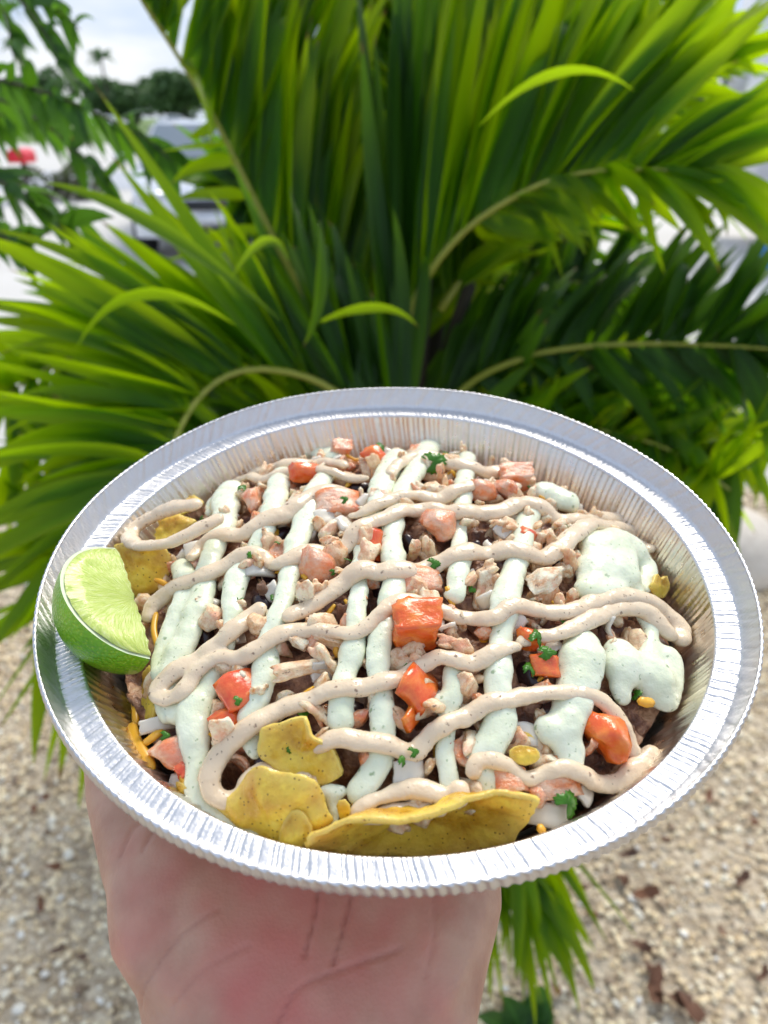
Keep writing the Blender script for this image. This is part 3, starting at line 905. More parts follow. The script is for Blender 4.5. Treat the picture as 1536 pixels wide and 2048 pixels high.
def shred(pts, r, lab):
    bm = bmesh.new()
    P = [tuple(v * mm for v in p) for p in catmull(pts, 1.5)]
    c = sum((Vector(p) for p in P), Vector()) / len(P)
    tube(bm, [(p[0] - c.x, p[1] - c.y, p[2] - c.z, r * mm * (.6 if k in (0, len(P) - 1) else 1)) for k, p in enumerate(P)], 6, .6)
    o = link('cheese_shred', bm_mesh('cheese_shred', bm), None, M['cheese'])
    o.matrix_world = PAN @ Matrix.Translation(c)
    tag(o, lab, 'cheese')
shred([(-79.0,-55.8,-12.0),(-74.9,-63.6,-9.0),(-70.7,-69.4,-8.0),(-67.8,-73.5,-9.0)], 1.6, 'thick yellow cheese shred lying along the left front wall')
shred([(-72.6,-65.3,-9.0),(-69.6,-64.3,-7.0),(-67.8,-60.6,-8.0)], 1.5, 'yellow cheese shred under the curled onion strip')
shred([(-71.6,-66.3,-10.0),(-69.3,-71.1,-9.0),(-68.5,-74.4,-10.0)], 1.5, 'short pale yellow cheese shred near the left front wall')
shred([(-59.0,-75.5,-8.0),(-56.5,-78.8,-8.0),(-54.8,-81.5,-9.0)], 1.5, 'yellow cheese shred behind the left front green drip')
shred([(-82.3,-42.6,-16.0),(-80.4,-48.3,-15.0),(-78.6,-53.8,-15.0)], 1.1, 'orange cheese strand standing against the left wall')
shred([(68.9,-56.2,-1.0),(70.3,-57.4,-1.0),(73.0,-56.1,-2.0)], 1.9, 'yellow cheese bit stuck on the right green pool')
shred([(27.9,-16.2,4.0),(29.3,-19.2,4.0),(30.4,-22.7,4.0)], 1.5, 'small yellow cheese bit right of centre by a brown chicken strip')
shred([(24.9,-37.7,4.0),(27.3,-36.7,4.0)], 1.8, 'yellow cheese bit at the foot of the fourth green line')
shred([(38.8,12.7,4.0),(41.3,15.5,4.0)], 1.4, 'yellow cheese bit behind the fourth green line')
shred([(-44.6,13.1,3.0),(-42.1,16.1,4.0)], 2.0, 'yellow cheese chunk between back left green lines')
shred([(-28.5,18.9,4.0),(-25.5,16.6,4.0),(-23.3,14.5,4.0)], 1.4, 'yellow cheese bit by the white onion at the back left')
shred([(-78.8,-18.3,-3.0),(-77.6,-26.2,-3.0),(-74.4,-33.8,-4.0)], 1.0, 'pale cheese strand hanging beside the lime tip')
shred([(34.9,-92.0,-7.0),(36.8,-92.4,-8.0)], 1.6, 'yellow cheese crumb on the front right rim edge')

for spec, dz, m_, rot, sc, lab in [
    ([(15.8,54.8,5.6)], 3.5, 0, (.5, .1, .4), 1, 'large dark green cilantro leaf at the back centre'),
    ([(48.5,115.9,5.3)], 3.5, 1, (.2, 0, .1), (1.1, .5, 1), 'flat dark cilantro leaf on top at the back right'),
    ([(-58.7,44.1,3.9)], 3.8, 2, (.6, .2, 1.5), (1.1, .6, 1), 'bright green upright cilantro leaf at the back left'),
    ([(53.9,57.0,2.6)], 4, 3, (.3, 0, .1), 1, 'cilantro bit on the flat salmon tomato at back right'),
    ([(-6.1,67.0,4.9)], 4.5, 0, (.5, 0, 1.4), (1, .7, 1), 'bright cilantro sprig on the orange tomato at the back'),
    ([(-47.4,-4.9,3.0)], 2.5, 1, (.5, 0, .8), 1, 'green cilantro leaf bit on onion left of centre'),
    ([(11.8,-13.0,2.6)], 2.5, 2, (.4, 0, .2), 1, 'dark cilantro bit above the centre pink tomato'),
    ([(7.8,-37.7,2.8)], 6.6, 3, (.3, 0, -1.5), (.8, 1, 1), 'frilly cilantro bit on top of the biggest tomato cube'),
    ([(40.8,-41.9,3.5)], 4, 0, (.5, .2, 1.4), (1.1, .7, 1), 'pointed light green cilantro leaf right of centre'),
    ([(42.5,-46.8,3.5)], 4, 1, (.3, .1, .1), (1.1, .7, 1), 'crinkled dark cilantro leaf on the small red tomato'),
    ([(37.4,-51.6,3.2)], 2.5, 2, (.4, .1, 1.4), (1, .7, 1), 'green cilantro stem left of the small red tomato'),
    ([(-44.8,-61.0,1.7)], 4.4, 3, (.3, 0, .3), 1, 'green cilantro fleck on the orange tomato at left front'),
    ([(43.3,-86.6,3.9)], 3.5, 0, (.6, .1, 1.0), 1, 'bright green cilantro leaf at the front right rim'),
    ([(0.7,-79.5,2.6)], 3.5, 1, (.7, .1, 1.4), (1.1, .5, 1), 'green cilantro strip on the front centre onion'),
    ([(3.6,-77.3,1.8)], 3.5, 2, (.3, .1, .4), 1, 'green cilantro bit behind the front centre onion'),
    ([(-25.8,29.5,3.0)], 2.6, 3, (.4, 0, .4), 1, 'cilantro bit left of the back pink tomato flake'),
    ([(-18.3,22.5,1.8)], 3.6, 0, (.4, 0, .4), 1, 'tiny cilantro leaf on the back pink tomato flake'),
    ([(-45.5,121.3,3.4)], 3.0, 1, (.4, 0, .4), 1, 'dark cilantro bit at the far back left edge'),
    ([(-65.2,-66.4,1.7)], 4.0, 2, (.3, 0, .1), 1, 'cilantro fleck on the pale tomato at left front')]:
    pc('cilantro_leaf', CL, spec, dz, m_, rot, sc if hasattr(sc, '__len__') else (sc, sc, sc), lab, 'cilantro')

# --- tortilla chips: bent sheets of fried corn, each built from its outline
def resample(outline):
    pts = [Vector(p) * mm for p in outline]
    out = []
    for a, b in zip(pts, pts[1:] + pts[:1]):
        k = max(1, int((b - a).length / .0014))
        out += [a.lerp(b, j / k) for j in range(k)]
    n = len(out)
    return [(out[i - 1] + out[i] * 2 + out[(i + 1) % n]) / 4 for i in range(n)]

def chip(outline, bulge, thick, lab, seed=1, tilt=(0, 0)):
    P = resample(outline)
    c = sum(P, Vector()) / len(P)
    P = [p + (p - c) * (.05 * noise.noise(p * 160 + Vector((seed, 0, 0))) + .04 * noise.noise(p * 480)) for p in P]
    K = len(P); Rg = 12
    V = [(0, 0, bulge * mm)]; F = []; E = [0.0]
    nrm = Vector()
    for k in range(K): nrm += (P[k] - c).cross(P[(k + 1) % K] - c)
    nrm.normalize()
    if nrm.z < 0: nrm = -nrm
    for j in range(1, Rg + 1):
        u = j / Rg
        for k in range(K):
            q = (P[k] - c) * u
            h = bulge * mm * (1 - u * u) + .0015 * (1 - u ** 6) * noise.noise(q * 130 + Vector((seed, 0, 0))) + .0006 * noise.noise(q * 420 + Vector((seed, 5, 0)))
            V.append(tuple(q + nrm * h)); E.append(max(0, (u - .72) / .28))
    V[0] = tuple(nrm * bulge * mm)
    for k in range(K): F.append((0, 1 + k, 1 + (k + 1) % K))
    for j in range(Rg - 1):
        a = 1 + j * K
        for k in range(K): F.append((a + k, a + K + k, a + K + (k + 1) % K, a + (k + 1) % K))
    me = mesh('tortilla_chip', V, F)
    at = me.attributes.new('edge', 'FLOAT', 'POINT'); at.data.foreach_set('value', E)
    o = link('tortilla_chip', me, None, M['chip'])
    m = o.modifiers.new('s', 'SOLIDIFY'); m.thickness = thick * mm * .75; m.offset = 0
    o.matrix_world = PAN @ Matrix.Translation(c)
    tag(o, lab, 'chip')
    return o
chip([(-24.5,-99.0,-3.0),(-18.5,-96.8,1.0),(-10.6,-95.9,3.0),(-2.3,-96.6,3.0),(5.5,-96.0,4.0),(13.0,-94.4,6.0),(17.4,-92.5,7.0),(24.3,-91.2,7.0),(31.4,-90.8,5.0),(34.2,-91.2,3.0),(32.7,-90.5,-7.0),(28.5,-92.7,-14.0),(21.1,-91.8,-19.0),(14.9,-91.8,-21.0),(3.8,-92.3,-21.0),(-9.1,-93.9,-17.0),(-20.0,-97.5,-8.0)], 6.0, 1.7, 'long folded yellow tortilla chip along the front rim', 1)
chip([(-48.7,-84.5,-9.0),(-42.8,-84.2,-4.0),(-39.0,-82.3,2.0),(-35.6,-82.4,6.0),(-30.3,-83.9,5.0),(-25.0,-85.4,7.0),(-20.8,-86.2,6.0),(-19.2,-88.0,1.0),(-16.6,-91.6,-3.0),(-18.9,-91.9,-8.0),(-24.8,-93.8,-13.0),(-35.9,-91.3,-15.0),(-43.7,-88.1,-12.0)], 4.2, 1.6, 'large bumpy golden tortilla chip in the front, left of the long one', 2)
chip([(-37.0,-69.6,5.0),(-32.0,-68.7,5.0),(-24.8,-68.7,8.0),(-23.5,-73.6,6.0),(-17.2,-75.2,3.0),(-15.0,-80.7,-1.0),(-20.9,-81.9,-4.0),(-30.5,-78.9,-3.0),(-37.8,-75.5,0.0)], -1.8, 1.6, 'olive yellow tortilla chip behind the large bumpy one', 3)
chip([(-27.1,-90.7,0.0),(-24.1,-92.1,1.0),(-21.4,-95.4,-3.0),(-25.2,-96.4,-9.0),(-30.1,-95.7,-8.0),(-29.3,-93.2,-3.0)], 1.5, 1.5, 'small pointed yellow chip leaning on the long front chip', 4)
chip([(-100.8,13.5,0.0),(-90.9,12.7,2.0),(-80.7,9.9,1.0),(-78.6,6.3,-5.0),(-84.2,2.2,-12.0),(-91.9,1.3,-16.0),(-98.2,6.5,-11.0)], 2.2, 1.5, 'orange yellow tortilla chip right behind the lime', 5)
chip([(-104.2,31.1,-12.0),(-99.3,40.5,-10.0),(-87.9,43.0,-9.0),(-77.1,38.4,-9.0),(-85.1,32.2,-12.0),(-97.2,28.7,-14.0)], .6, 1.5, 'yellow chip inside the tan loop at the back left', 6)
chip([(-100.8,47.7,-11.0),(-93.2,53.1,-9.0),(-82.6,56.5,-9.0),(-76.6,50.9,-10.0),(-87.2,43.0,-11.0),(-98.0,44.0,-14.0)], .8, 1.5, 'pale yellow chip under the tan loop at the back left edge', 7)
chip([(-75.9,-38.2,-6.0),(-72.0,-47.8,-4.0),(-70.2,-54.5,-6.0),(-72.8,-55.4,-13.0),(-79.5,-47.4,-21.0),(-84.7,-37.1,-24.0),(-83.7,-32.0,-19.0)], .8, 1.5, 'brown yellow chip standing upright below the lime', 8)
chip([(28.9,-74.6,1.0),(32.1,-73.8,2.0),(36.4,-74.0,1.0),(37.5,-76.4,0.0),(33.2,-77.8,-1.0),(29.7,-77.3,0.0)], .8, 1.5, 'greenish yellow chip corner at the front right under sauce', 9)
chip([(86.5,-4.4,-5.0),(91.2,2.6,-5.0),(92.9,0.9,-7.0),(96.1,5.1,-8.0),(97.0,1.6,-12.0),(94.5,-0.9,-14.0),(89.0,-4.1,-10.0)], .5, 1.5, 'olive chip with jagged edge by the right pan wall', 10)
chip([(-15.8,-88.5,0.0),(-13.6,-88.1,1.0),(-12.6,-89.6,-1.0),(-13.3,-91.0,-5.0),(-15.3,-90.7,-6.0)], .5, 1.4, 'amber chip sliver behind the front green drip', 11)
chip([(-60.6,-76.6,-9.0),(-56.5,-79.8,-7.0),(-53.7,-82.1,-9.0),(-55.0,-82.6,-12.0),(-59.5,-78.9,-13.0)], .5, 1.4, 'brown chip corner low at the left front wall', 12)
chip([(29.2,-66.6,0.0),(34.5,-67.8,0.0),(37.7,-70.0,-1.0),(32.9,-70.9,-2.0)], .5, 1.4, 'pale chip corner left of the round green blob', 13)

# --- the two sauces
TEX_A = bpy.data.textures.new('sauce_lumps', 'CLOUDS'); TEX_A.noise_scale = .012; TEX_A.noise_depth = 2
TEX_B = bpy.data.textures.new('sauce_ripples', 'CLOUDS'); TEX_B.noise_scale = .0042; TEX_B.noise_depth = 1
def stroke(d, pts_list, voxel=.85, lift=None, name='sauce', mat=None, label='', cat='sauce', group=None, flat=.78, off=.5, wide=1.15, soft=5):
    bm = bmesh.new()
    allp = []
    for pts in pts_list:
        pts = [list(p) for p in pts]
        for e, f_ in ((0, 1), (-1, -2)):                 # let the stroke run on to its rounded end
            dx, dy = pts[e][0] - pts[f_][0], pts[e][1] - pts[f_][1]
            L_ = math.hypot(dx, dy) or 1
            ext = .55 * pts[e][2]
            pts[e][0] += dx / L_ * ext; pts[e][1] += dy / L_ * ext
        sm = catmull([(p[0], p[1], p[2] * wide) for p in pts], 1.0)
        n = len(sm)
        ring = []
        for k, q in enumerate(sm):
            x, y, r = q[0] * mm, q[1] * mm, q[2] * mm
            r *= 1 + .2 * noise.noise(Vector((x * 110, y * 110, d * 3.3))) + .1 * noise.noise(Vector((x * 330, y * 330, d * 2.1)))
            e = min(k, n - 1 - k) * mm
            rend = max(.35, min(1, math.sqrt(max(0, 1 - (1 - min(1, e / max(r, 1e-5))) ** 2))))
            z = mound(x, y) + r * flat * off + (lift(x, y) if lift else 0)
            z += .0011 * noise.noise(Vector((x * 70, y * 70, d * 1.7)))
            ring.append((x, y, z, r * rend))
            allp.append((x, y, r))
        for k in range(3):   # light smoothing of height
            zz = [p[2] for p in ring]
            ring = [(p[0], p[1], (zz[max(0, i - 1)] + zz[i] + zz[min(n - 1, i + 1)]) / 3, p[3]) for i, p in enumerate(ring)]
        tube(bm, ring, 14, flat)
    c = Vector(np.mean([a[:2] for a in allp], 0).tolist() + [0]); c.z = mound(c.x, c.y)
    bmesh.ops.translate(bm, verts=bm.verts, vec=-c)
    bmesh.ops.recalc_face_normals(bm, faces=bm.faces)
    o = link(name, bm_mesh(name, bm), None, mat)
    m = o.modifiers.new('merge', 'REMESH'); m.mode = 'VOXEL'; m.voxel_size = voxel * mm
    m = o.modifiers.new('relax', 'SMOOTH'); m.factor = .5; m.iterations = soft
    for tx, st in ((TEX_A, .0011), (TEX_B, .0007)):
        m = o.modifiers.new('lumps', 'DISPLACE'); m.texture = tx; m.strength = st; m.mid_level = .5; m.texture_coords = 'LOCAL'
    settle(o)
    o.matrix_world = PAN @ Matrix.Translation(c)
    tag(o, label, cat, group)
    return allp

GREEN = [
 ([[(-62.7,57.0,3.7),(-67.1,53.5,4.6),(-64.4,34.4,4.4),(-63.0,18.9,4.0),(-63.4,7.7,3.5),(-64.4,-2.3,3.4),(-63.3,-15.1,3.6),(-63.8,-22.6,3.8),(-65.1,-31.3,3.7),(-66.7,-38.2,3.6),(-67.6,-46.5,3.6),(-67.8,-53.5,3.5),(-64.5,-58.7,3.7)],
   [(-76.6,6.5,2.8),(-72.1,-3.1,3.2),(-69.7,-13.9,3.3),(-70.5,-21.4,2.9),(-71.5,-29.2,2.8),(-72.4,-37.4,2.8),(-70.7,-45.6,3.0)], [(-69.2,54.9,2.4),(-73.2,50.0,2.0),(-71.4,36.5,1.7)]],
  'leftmost long mint green sauce line, running from the back rim down past the lime'),
 ([[(-45.4,61.8,4.1),(-45.1,41.5,4.0),(-45.1,28.6,3.7),(-46.2,13.1,3.3),(-48.4,4.4,2.9),(-50.4,-4.5,3.0),(-52.4,-11.3,3.3),(-52.3,-20.7,2.9),(-51.4,-26.0,2.7),(-51.3,-33.0,2.3),(-50.7,-40.4,2.2)]],
  'second mint green sauce line from the left, ending mid pan'),
 ([[(-26.4,53.8,3.4),(-29.5,36.3,3.8),(-31.5,22.1,3.8),(-32.8,10.0,3.5),(-34.1,2.3,3.4),(-34.7,-10.7,2.9),(-35.0,-22.5,3.1),(-36.3,-30.9,3.0),(-37.6,-37.4,3.0),(-39.0,-42.5,3.7),(-38.2,-47.7,3.6),(-38.4,-52.8,3.4),(-39.9,-58.3,3.2),(-41.3,-63.8,2.9),(-40.5,-69.3,2.4),(-38.4,-73.4,1.9)]],
  'third mint green sauce line from the left, left of the torn brown chicken'),
 ([[(-54.6,-46.0,2.8),(-55.8,-51.7,2.9),(-57.8,-56.6,3.9),(-58.4,-60.8,4.5),(-57.1,-66.6,4.0),(-55.5,-72.1,3.0),(-54.5,-77.2,3.0),(-53.1,-82.1,3.3),(-50.8,-85.2,3.1),(-46.7,-87.6,2.5),(-41.1,-90.4,2.2),(-37.2,-92.3,1.7)], [(-67.0,-54.5,3.5),(-63.8,-57.8,3.7),(-60.2,-58.3,3.1)]],
  'thick mint green sauce drip that runs over the left front rim'),
 ([[(-81.6,104.4,2.4),(-82.3,114.4,2.9),(-79.6,121.6,3.4),(-73.6,124.3,3.5),(-67.2,117.9,3.2),(-64.8,110.7,2.4)]], 'thin mint green sauce loop at the far back left'),
 ([[(-54.6,114.2,2.9),(-45.2,117.7,4.2),(-37.9,124.9,4.2),(-32.9,116.7,4.6),(-25.1,72.6,3.2)], [(-39.8,116.8,4.4),(-29.4,78.5,3.4)]], 'small mint green sauce puddle at the back left of centre'),
 ([[(2.2,70.6,4.2),(-2.6,50.3,4.3),(-5.5,33.0,3.5),(-7.2,22.6,2.7),(-9.4,12.0,3.0),(-10.4,2.2,3.2),(-11.2,-6.2,2.8),(-11.5,-19.6,2.5),(-12.2,-30.2,2.6),(-12.4,-40.3,2.9),(-13.3,-46.8,3.3),(-15.0,-53.2,3.2),(-15.6,-59.2,3.0),(-15.9,-64.9,3.1),(-15.7,-69.0,3.0)]],
  'mint green sauce line left of the biggest tomato cube'),
 ([[(20.6,126.5,5.0),(11.8,66.6,4.1),(6.0,44.4,3.8),(1.9,29.4,3.3),(-0.1,17.6,3.0),(-1.1,5.8,3.2),(-1.0,-7.5,3.3),(-0.2,-17.6,3.3),(-1.8,-26.5,3.5),(-4.0,-36.5,3.0),(-5.4,-44.6,3.5),(-5.7,-51.2,3.4),(-4.8,-58.9,2.8),(-4.3,-65.3,3.0),(-4.3,-71.3,2.9),(-4.8,-76.3,3.2),(-7.2,-80.5,3.2),(-10.0,-83.7,3.1),(-11.7,-86.1,2.6)]],
  'mint green sauce line that passes just left of the biggest tomato cube to the front'),
 ([[(-17.7,-84.6,1.9),(-17.2,-87.5,1.4),(-16.7,-90.2,1.3),(-16.1,-92.4,1.3)], [(-20.6,-83.4,1.0),(-17.7,-84.0,2.1),(-14.1,-84.0,1.3)]], 'short mint green sauce drip on the front chips'),
 ([[(32.3,83.1,3.0),(28.1,51.9,3.1),(25.5,34.9,3.4),(24.0,22.1,2.5),(22.8,12.4,2.4),(21.7,2.3,2.7),(21.2,-7.1,3.3),(19.1,-19.4,3.0),(17.9,-26.1,2.8)]],
  'short mint green sauce line behind the centre right'),
 ([[(15.4,-51.8,2.7),(15.3,-57.9,2.8),(13.7,-63.7,2.5),(12.7,-70.5,2.4),(12.4,-75.6,2.4),(13.1,-81.0,2.3),(13.3,-85.0,2.2)], [(14.8,-60.8,2.7),(10.6,-61.7,2.2),(6.7,-61.1,1.4)]],
  'forked mint green sauce line right of the torn orange tomato'),
 ([[(49.8,28.3,4.1),(45.8,15.0,3.4),(43.3,4.1,3.4),(39.2,-8.7,3.4),(35.0,-20.5,3.6),(32.9,-28.8,3.5),(30.9,-39.4,3.1),(29.3,-49.1,3.6),(28.1,-54.7,3.8),(28.3,-62.8,3.4),(27.1,-68.3,3.6),(23.6,-73.8,3.6),(21.0,-77.0,3.2),(22.2,-81.1,3.3),(21.6,-85.7,3.1)]],
  'long mint green sauce line right of centre, from the back to the big front chip'),
 ([[(56.2,47.0,3.9),(62.0,45.7,4.7),(67.2,41.4,4.3),(69.5,38.4,2.7)]], 'mint green sauce patch at the back right under a tan line'),
 ([[(69.0,8.4,6.0),(77.2,14.9,6.8),(85.1,16.3,6.2),(87.2,11.5,4.7)], [(64.3,-4.4,5.7),(72.2,-1.2,6.8),(81.3,3.1,5.6)], [(60.2,-15.1,4.9),(67.5,-13.2,5.6),(74.6,-9.2,5.0)], [(90.5,18.7,3.3),(91.1,10.4,3.2),(88.2,1.2,2.8),(84.3,-5.3,2.2)], [(73.4,15.0,5.4),(69.6,3.0,5.9),(65.9,-8.9,5.6),(64.2,-14.8,4.9)], [(81.6,16.4,5.8),(77.8,2.7,5.9),(75.0,-7.8,5.0)], [(80.9,-3.0,3.1),(81.3,-10.4,2.9),(82.9,-14.3,2.3)]],
  'biggest mint green sauce pool at the right, thick and bulging'),
 ([[(56.2,-35.5,5.1),(54.7,-42.6,5.6),(52.7,-49.6,5.5),(49.9,-57.0,4.8),(47.2,-63.2,4.6),(45.2,-68.5,4.5)], [(42.3,-65.3,4.4),(41.0,-69.5,4.1)], [(46.8,-70.0,4.1),(46.1,-75.1,3.8),(45.0,-78.7,2.9)], [(44.3,-60.1,3.1),(47.9,-60.2,4.7)]],
  'broad mint green sauce band left of the right hand pool, running to the front right'),
 ([[(66.8,-36.1,4.6),(67.6,-42.1,5.4),(66.8,-48.8,4.4)], [(72.6,-41.5,5.1),(76.1,-43.8,6.0),(77.5,-49.8,5.3)], [(83.9,-33.3,4.7),(84.2,-39.4,4.0),(80.2,-49.1,4.2),(77.5,-53.3,2.9)], [(79.8,-19.2,2.3),(81.7,-24.3,2.4),(79.6,-32.0,2.8),(75.5,-39.7,3.4)], [(65.2,-48.5,3.5),(65.4,-54.7,2.3)]],
  'wide ragged mint green sauce pool at the far right by the pan wall'),
]
TAN = [
 ([[(-75.0,70.2,2.8),(-76.8,96.1,3.2),(-62.4,78.9,3.0),(-47.3,68.0,2.9),(-35.6,67.3,2.9),(-28.3,66.4,2.7),(-19.6,57.5,2.2)]], 'backmost short tan sauce line at the left'),
 ([[(-72.1,67.7,2.5),(-64.4,66.7,2.9),(-53.0,55.9,2.8),(-43.5,55.2,2.6),(-33.3,53.7,2.6),(-21.0,46.7,2.3),(-10.3,42.7,2.1)]], 'second tan sauce line from the back at the left'),
 ([[(-1.7,42.5,2.5),(2.3,53.6,2.9),(8.6,64.4,3.0),(16.4,65.8,3.1),(23.2,56.5,3.2),(30.9,54.1,3.4),(40.3,57.1,3.6),(48.7,61.1,3.5),(51.0,57.2,2.6)]], 'backmost tan sauce line right of centre, ending in a blunt tip'),
 ([[(48.5,45.5,2.3),(41.3,42.7,2.9),(32.0,37.5,2.8),(25.9,32.8,2.8),(20.6,29.7,2.9),(15.4,26.9,2.9),(9.1,28.7,2.7),(1.8,25.0,2.9),(-5.7,20.4,2.8),(-12.0,15.9,2.4),(-16.2,17.1,1.9)]], 'tan sauce line before the salmon tomatoes at the back'),
 ([[(-71.4,24.3,2.9),(-81.1,28.0,3.3),(-90.7,29.7,3.4),(-97.2,27.1,3.2),(-96.8,18.2,3.1),(-89.2,7.8,3.0),(-79.4,3.1,2.9),(-71.1,3.8,2.7),(-64.2,8.1,2.6),(-60.1,10.0,2.1)]], 'tan sauce loop over the yellow chip at the back left'),
 ([[(-71.1,2.8,2.1),(-68.4,10.7,2.5),(-59.9,12.4,3.2),(-52.0,12.0,3.3),(-45.6,15.9,3.5),(-38.2,19.4,3.6),(-32.3,27.1,3.4),(-25.7,31.7,3.5),(-19.4,31.5,3.1),(-16.2,25.2,2.2)]], 'tan sauce line from the back left that ends in a speckled stub'),
 ([[(94.9,26.4,3.4),(100.4,43.2,4.0),(93.1,44.9,3.6),(80.5,36.7,3.3),(61.9,24.2,3.1),(54.9,26.2,3.5),(47.6,27.0,3.5),(38.2,20.7,3.6),(28.7,17.6,3.5),(19.6,15.9,3.5),(11.6,19.5,3.4),(3.2,17.0,3.3),(-4.3,10.4,3.1),(-12.1,5.0,3.2),(-16.5,-1.3,3.1),(-21.6,-3.6,3.1),(-28.1,-2.9,3.1),(-34.1,-7.8,3.1),(-39.3,-8.4,3.1),(-45.2,-2.6,2.8),(-51.9,-2.4,3.0),(-59.3,-6.4,3.3),(-66.9,-9.4,3.3),(-76.0,-11.0,3.3),(-80.6,-14.8,3.0),(-81.3,-20.5,2.3)]],
  'long wavy tan sauce line third from the back, spanning the whole pan'),
 ([[(94.4,20.0,2.6),(96.1,31.4,3.1),(89.5,34.0,3.3),(72.9,23.6,3.5),(62.7,11.4,3.7),(55.1,0.8,3.7),(48.1,-4.4,3.6),(41.6,-4.1,3.6),(33.8,-3.6,3.6),(23.0,-7.0,3.7),(13.4,-10.9,3.7),(5.7,-15.1,3.5),(-3.6,-17.0,3.5),(-10.9,-16.5,3.5),(-19.3,-21.5,3.4),(-26.2,-27.5,3.4),(-30.8,-31.6,3.2),(-33.6,-34.3,2.4)]],
  'thick tan sauce line that rises round the biggest green pool'),
 ([[(-41.8,-27.9,3.4),(-45.0,-29.9,3.4),(-47.9,-33.5,3.3),(-51.5,-37.4,3.3),(-56.8,-41.0,3.4),(-63.7,-45.3,3.2),(-68.5,-48.7,3.2),(-70.3,-52.3,2.9),(-66.9,-55.3,2.9),(-62.2,-54.4,2.9),(-59.6,-49.9,2.6),(-55.9,-46.4,2.8),(-51.3,-44.9,2.9),(-46.3,-45.4,2.9),(-40.6,-44.2,2.8),(-34.8,-40.0,2.8),(-29.5,-38.4,2.8),(-20.4,-38.6,2.8),(-14.1,-41.7,2.8),(-8.5,-38.7,2.9),(-3.8,-33.5,3.0),(0.1,-30.2,2.9),(6.0,-28.9,2.9),(12.4,-31.2,2.7),(17.5,-33.7,2.7),(23.5,-33.8,2.7),(29.1,-34.8,2.8),(34.9,-30.2,2.9),(43.0,-28.7,2.9),(52.1,-28.9,3.1),(63.0,-22.3,3.2),(73.1,-16.4,3.2),(81.9,-14.5,3.3),(89.7,-15.4,3.6),(93.7,-19.6,3.9),(91.7,-26.7,3.2)]],
  'tan sauce line behind the biggest tomato cube, hooked back by the lime'),
 ([[(88.9,-26.3,2.9),(85.0,-22.8,3.1),(80.6,-19.1,3.2),(71.9,-21.0,3.2),(62.4,-28.0,3.1),(54.1,-34.9,3.0),(46.9,-38.5,2.7),(40.2,-39.2,2.8),(35.9,-42.7,2.0)]], 'tan sauce line that curls back above the right hand pool'),
 ([[(35.5,-43.4,1.9),(27.9,-47.4,2.7),(20.5,-51.2,2.8),(15.9,-50.9,2.8),(10.9,-49.9,2.8),(5.3,-52.3,2.9),(2.1,-54.7,2.8),(-1.1,-56.8,2.8),(-5.6,-58.5,2.9),(-13.6,-59.4,2.9),(-20.3,-59.9,2.9),(-25.6,-61.3,2.9),(-30.6,-61.9,3.0),(-34.8,-63.9,3.0),(-39.1,-66.9,3.1),(-43.3,-69.4,3.2),(-47.5,-71.6,3.1),(-49.9,-75.3,2.9),(-50.4,-79.4,2.9),(-48.4,-83.4,2.9),(-44.6,-84.6,3.0),(-41.2,-82.8,3.1),(-39.7,-80.0,2.9),(-37.2,-78.1,2.6),(-33.5,-78.9,2.2),(-29.4,-80.8,1.6)]],
  'tan sauce line before the biggest tomato cube, curling round at the left front'),
 ([[(-23.9,-72.3,1.6),(-21.7,-73.5,2.5),(-15.5,-73.1,2.8),(-6.9,-74.3,2.9),(-0.5,-75.5,3.0),(3.8,-75.8,2.9),(7.0,-72.7,2.8),(11.7,-69.8,2.8),(17.2,-66.9,2.8),(24.0,-63.3,2.9),(30.9,-61.6,2.7),(34.8,-59.7,2.8),(44.2,-58.1,2.6),(53.9,-56.9,2.8),(59.7,-58.9,3.0),(63.0,-62.4,3.1),(64.6,-66.4,2.8),(66.2,-69.7,2.3)]],
  'tan sauce line sweeping from the olive chip round the ragged tomato'),
 ([[(19.2,-81.8,2.3),(19.6,-79.0,2.5),(23.0,-77.9,2.6),(27.6,-78.3,2.7),(32.5,-80.6,2.6),(37.4,-79.5,2.6),(43.7,-77.9,2.6),(48.9,-78.8,2.8),(54.6,-79.3,2.8),(61.2,-76.8,3.1),(67.2,-71.9,3.3),(71.8,-67.4,2.8)]],
  'foremost tan sauce line at the right, along the front right wall'),
 ([[(-11.9,-90.6,1.8),(-7.8,-87.6,2.5),(-2.3,-85.7,2.8),(3.6,-84.6,2.8),(8.3,-85.5,2.8),(11.1,-87.6,2.5)], [(14.9,-83.8,2.3),(15.1,-86.6,2.8),(13.4,-88.5,2.0)]],
  'short thick tan sauce band behind the long front chip'),
 ([[(-11.6,-92.0,1.3),(-5.6,-90.5,2.1),(0.2,-89.2,2.5),(6.8,-88.5,2.5),(11.4,-89.5,1.9)]], 'foremost tan sauce band lying on the long front chip'),
 ([[(-23.3,-81.2,1.4),(-25.3,-80.7,1.7),(-27.7,-81.7,1.2)]], 'small tan sauce drop between the two golden chips'),
]
gp = []
for i, (pl, lab) in enumerate(GREEN):
    gp += stroke(i + 1, pl, name='green_sauce', mat=M['mint'], label=lab, cat='green sauce', group='mint green sauce on the nachos', flat=.6 if 'pool' in lab or 'patch' in lab else .66, off=.45, wide=1.2, soft=26 if 'pool' in lab or 'band' in lab else 6)
GA = np.array(gp)
def over_green(x, y):
    d = np.hypot(GA[:, 0] - x, GA[:, 1] - y) / GA[:, 2]
    k = float(d.min())
    return .0009 + .0022 * max(0, min(1, (1.9 - k)))
for i, (pl, lab) in enumerate(TAN):
    stroke(i + 31, pl, name='tan_sauce', mat=M['tan'], label=lab, cat='tan sauce', group='tan sauce lines on the nachos', lift=(lambda x, y: .0125) if 'loop' in lab else over_green, flat=.62, off=.5, wide=1.04)

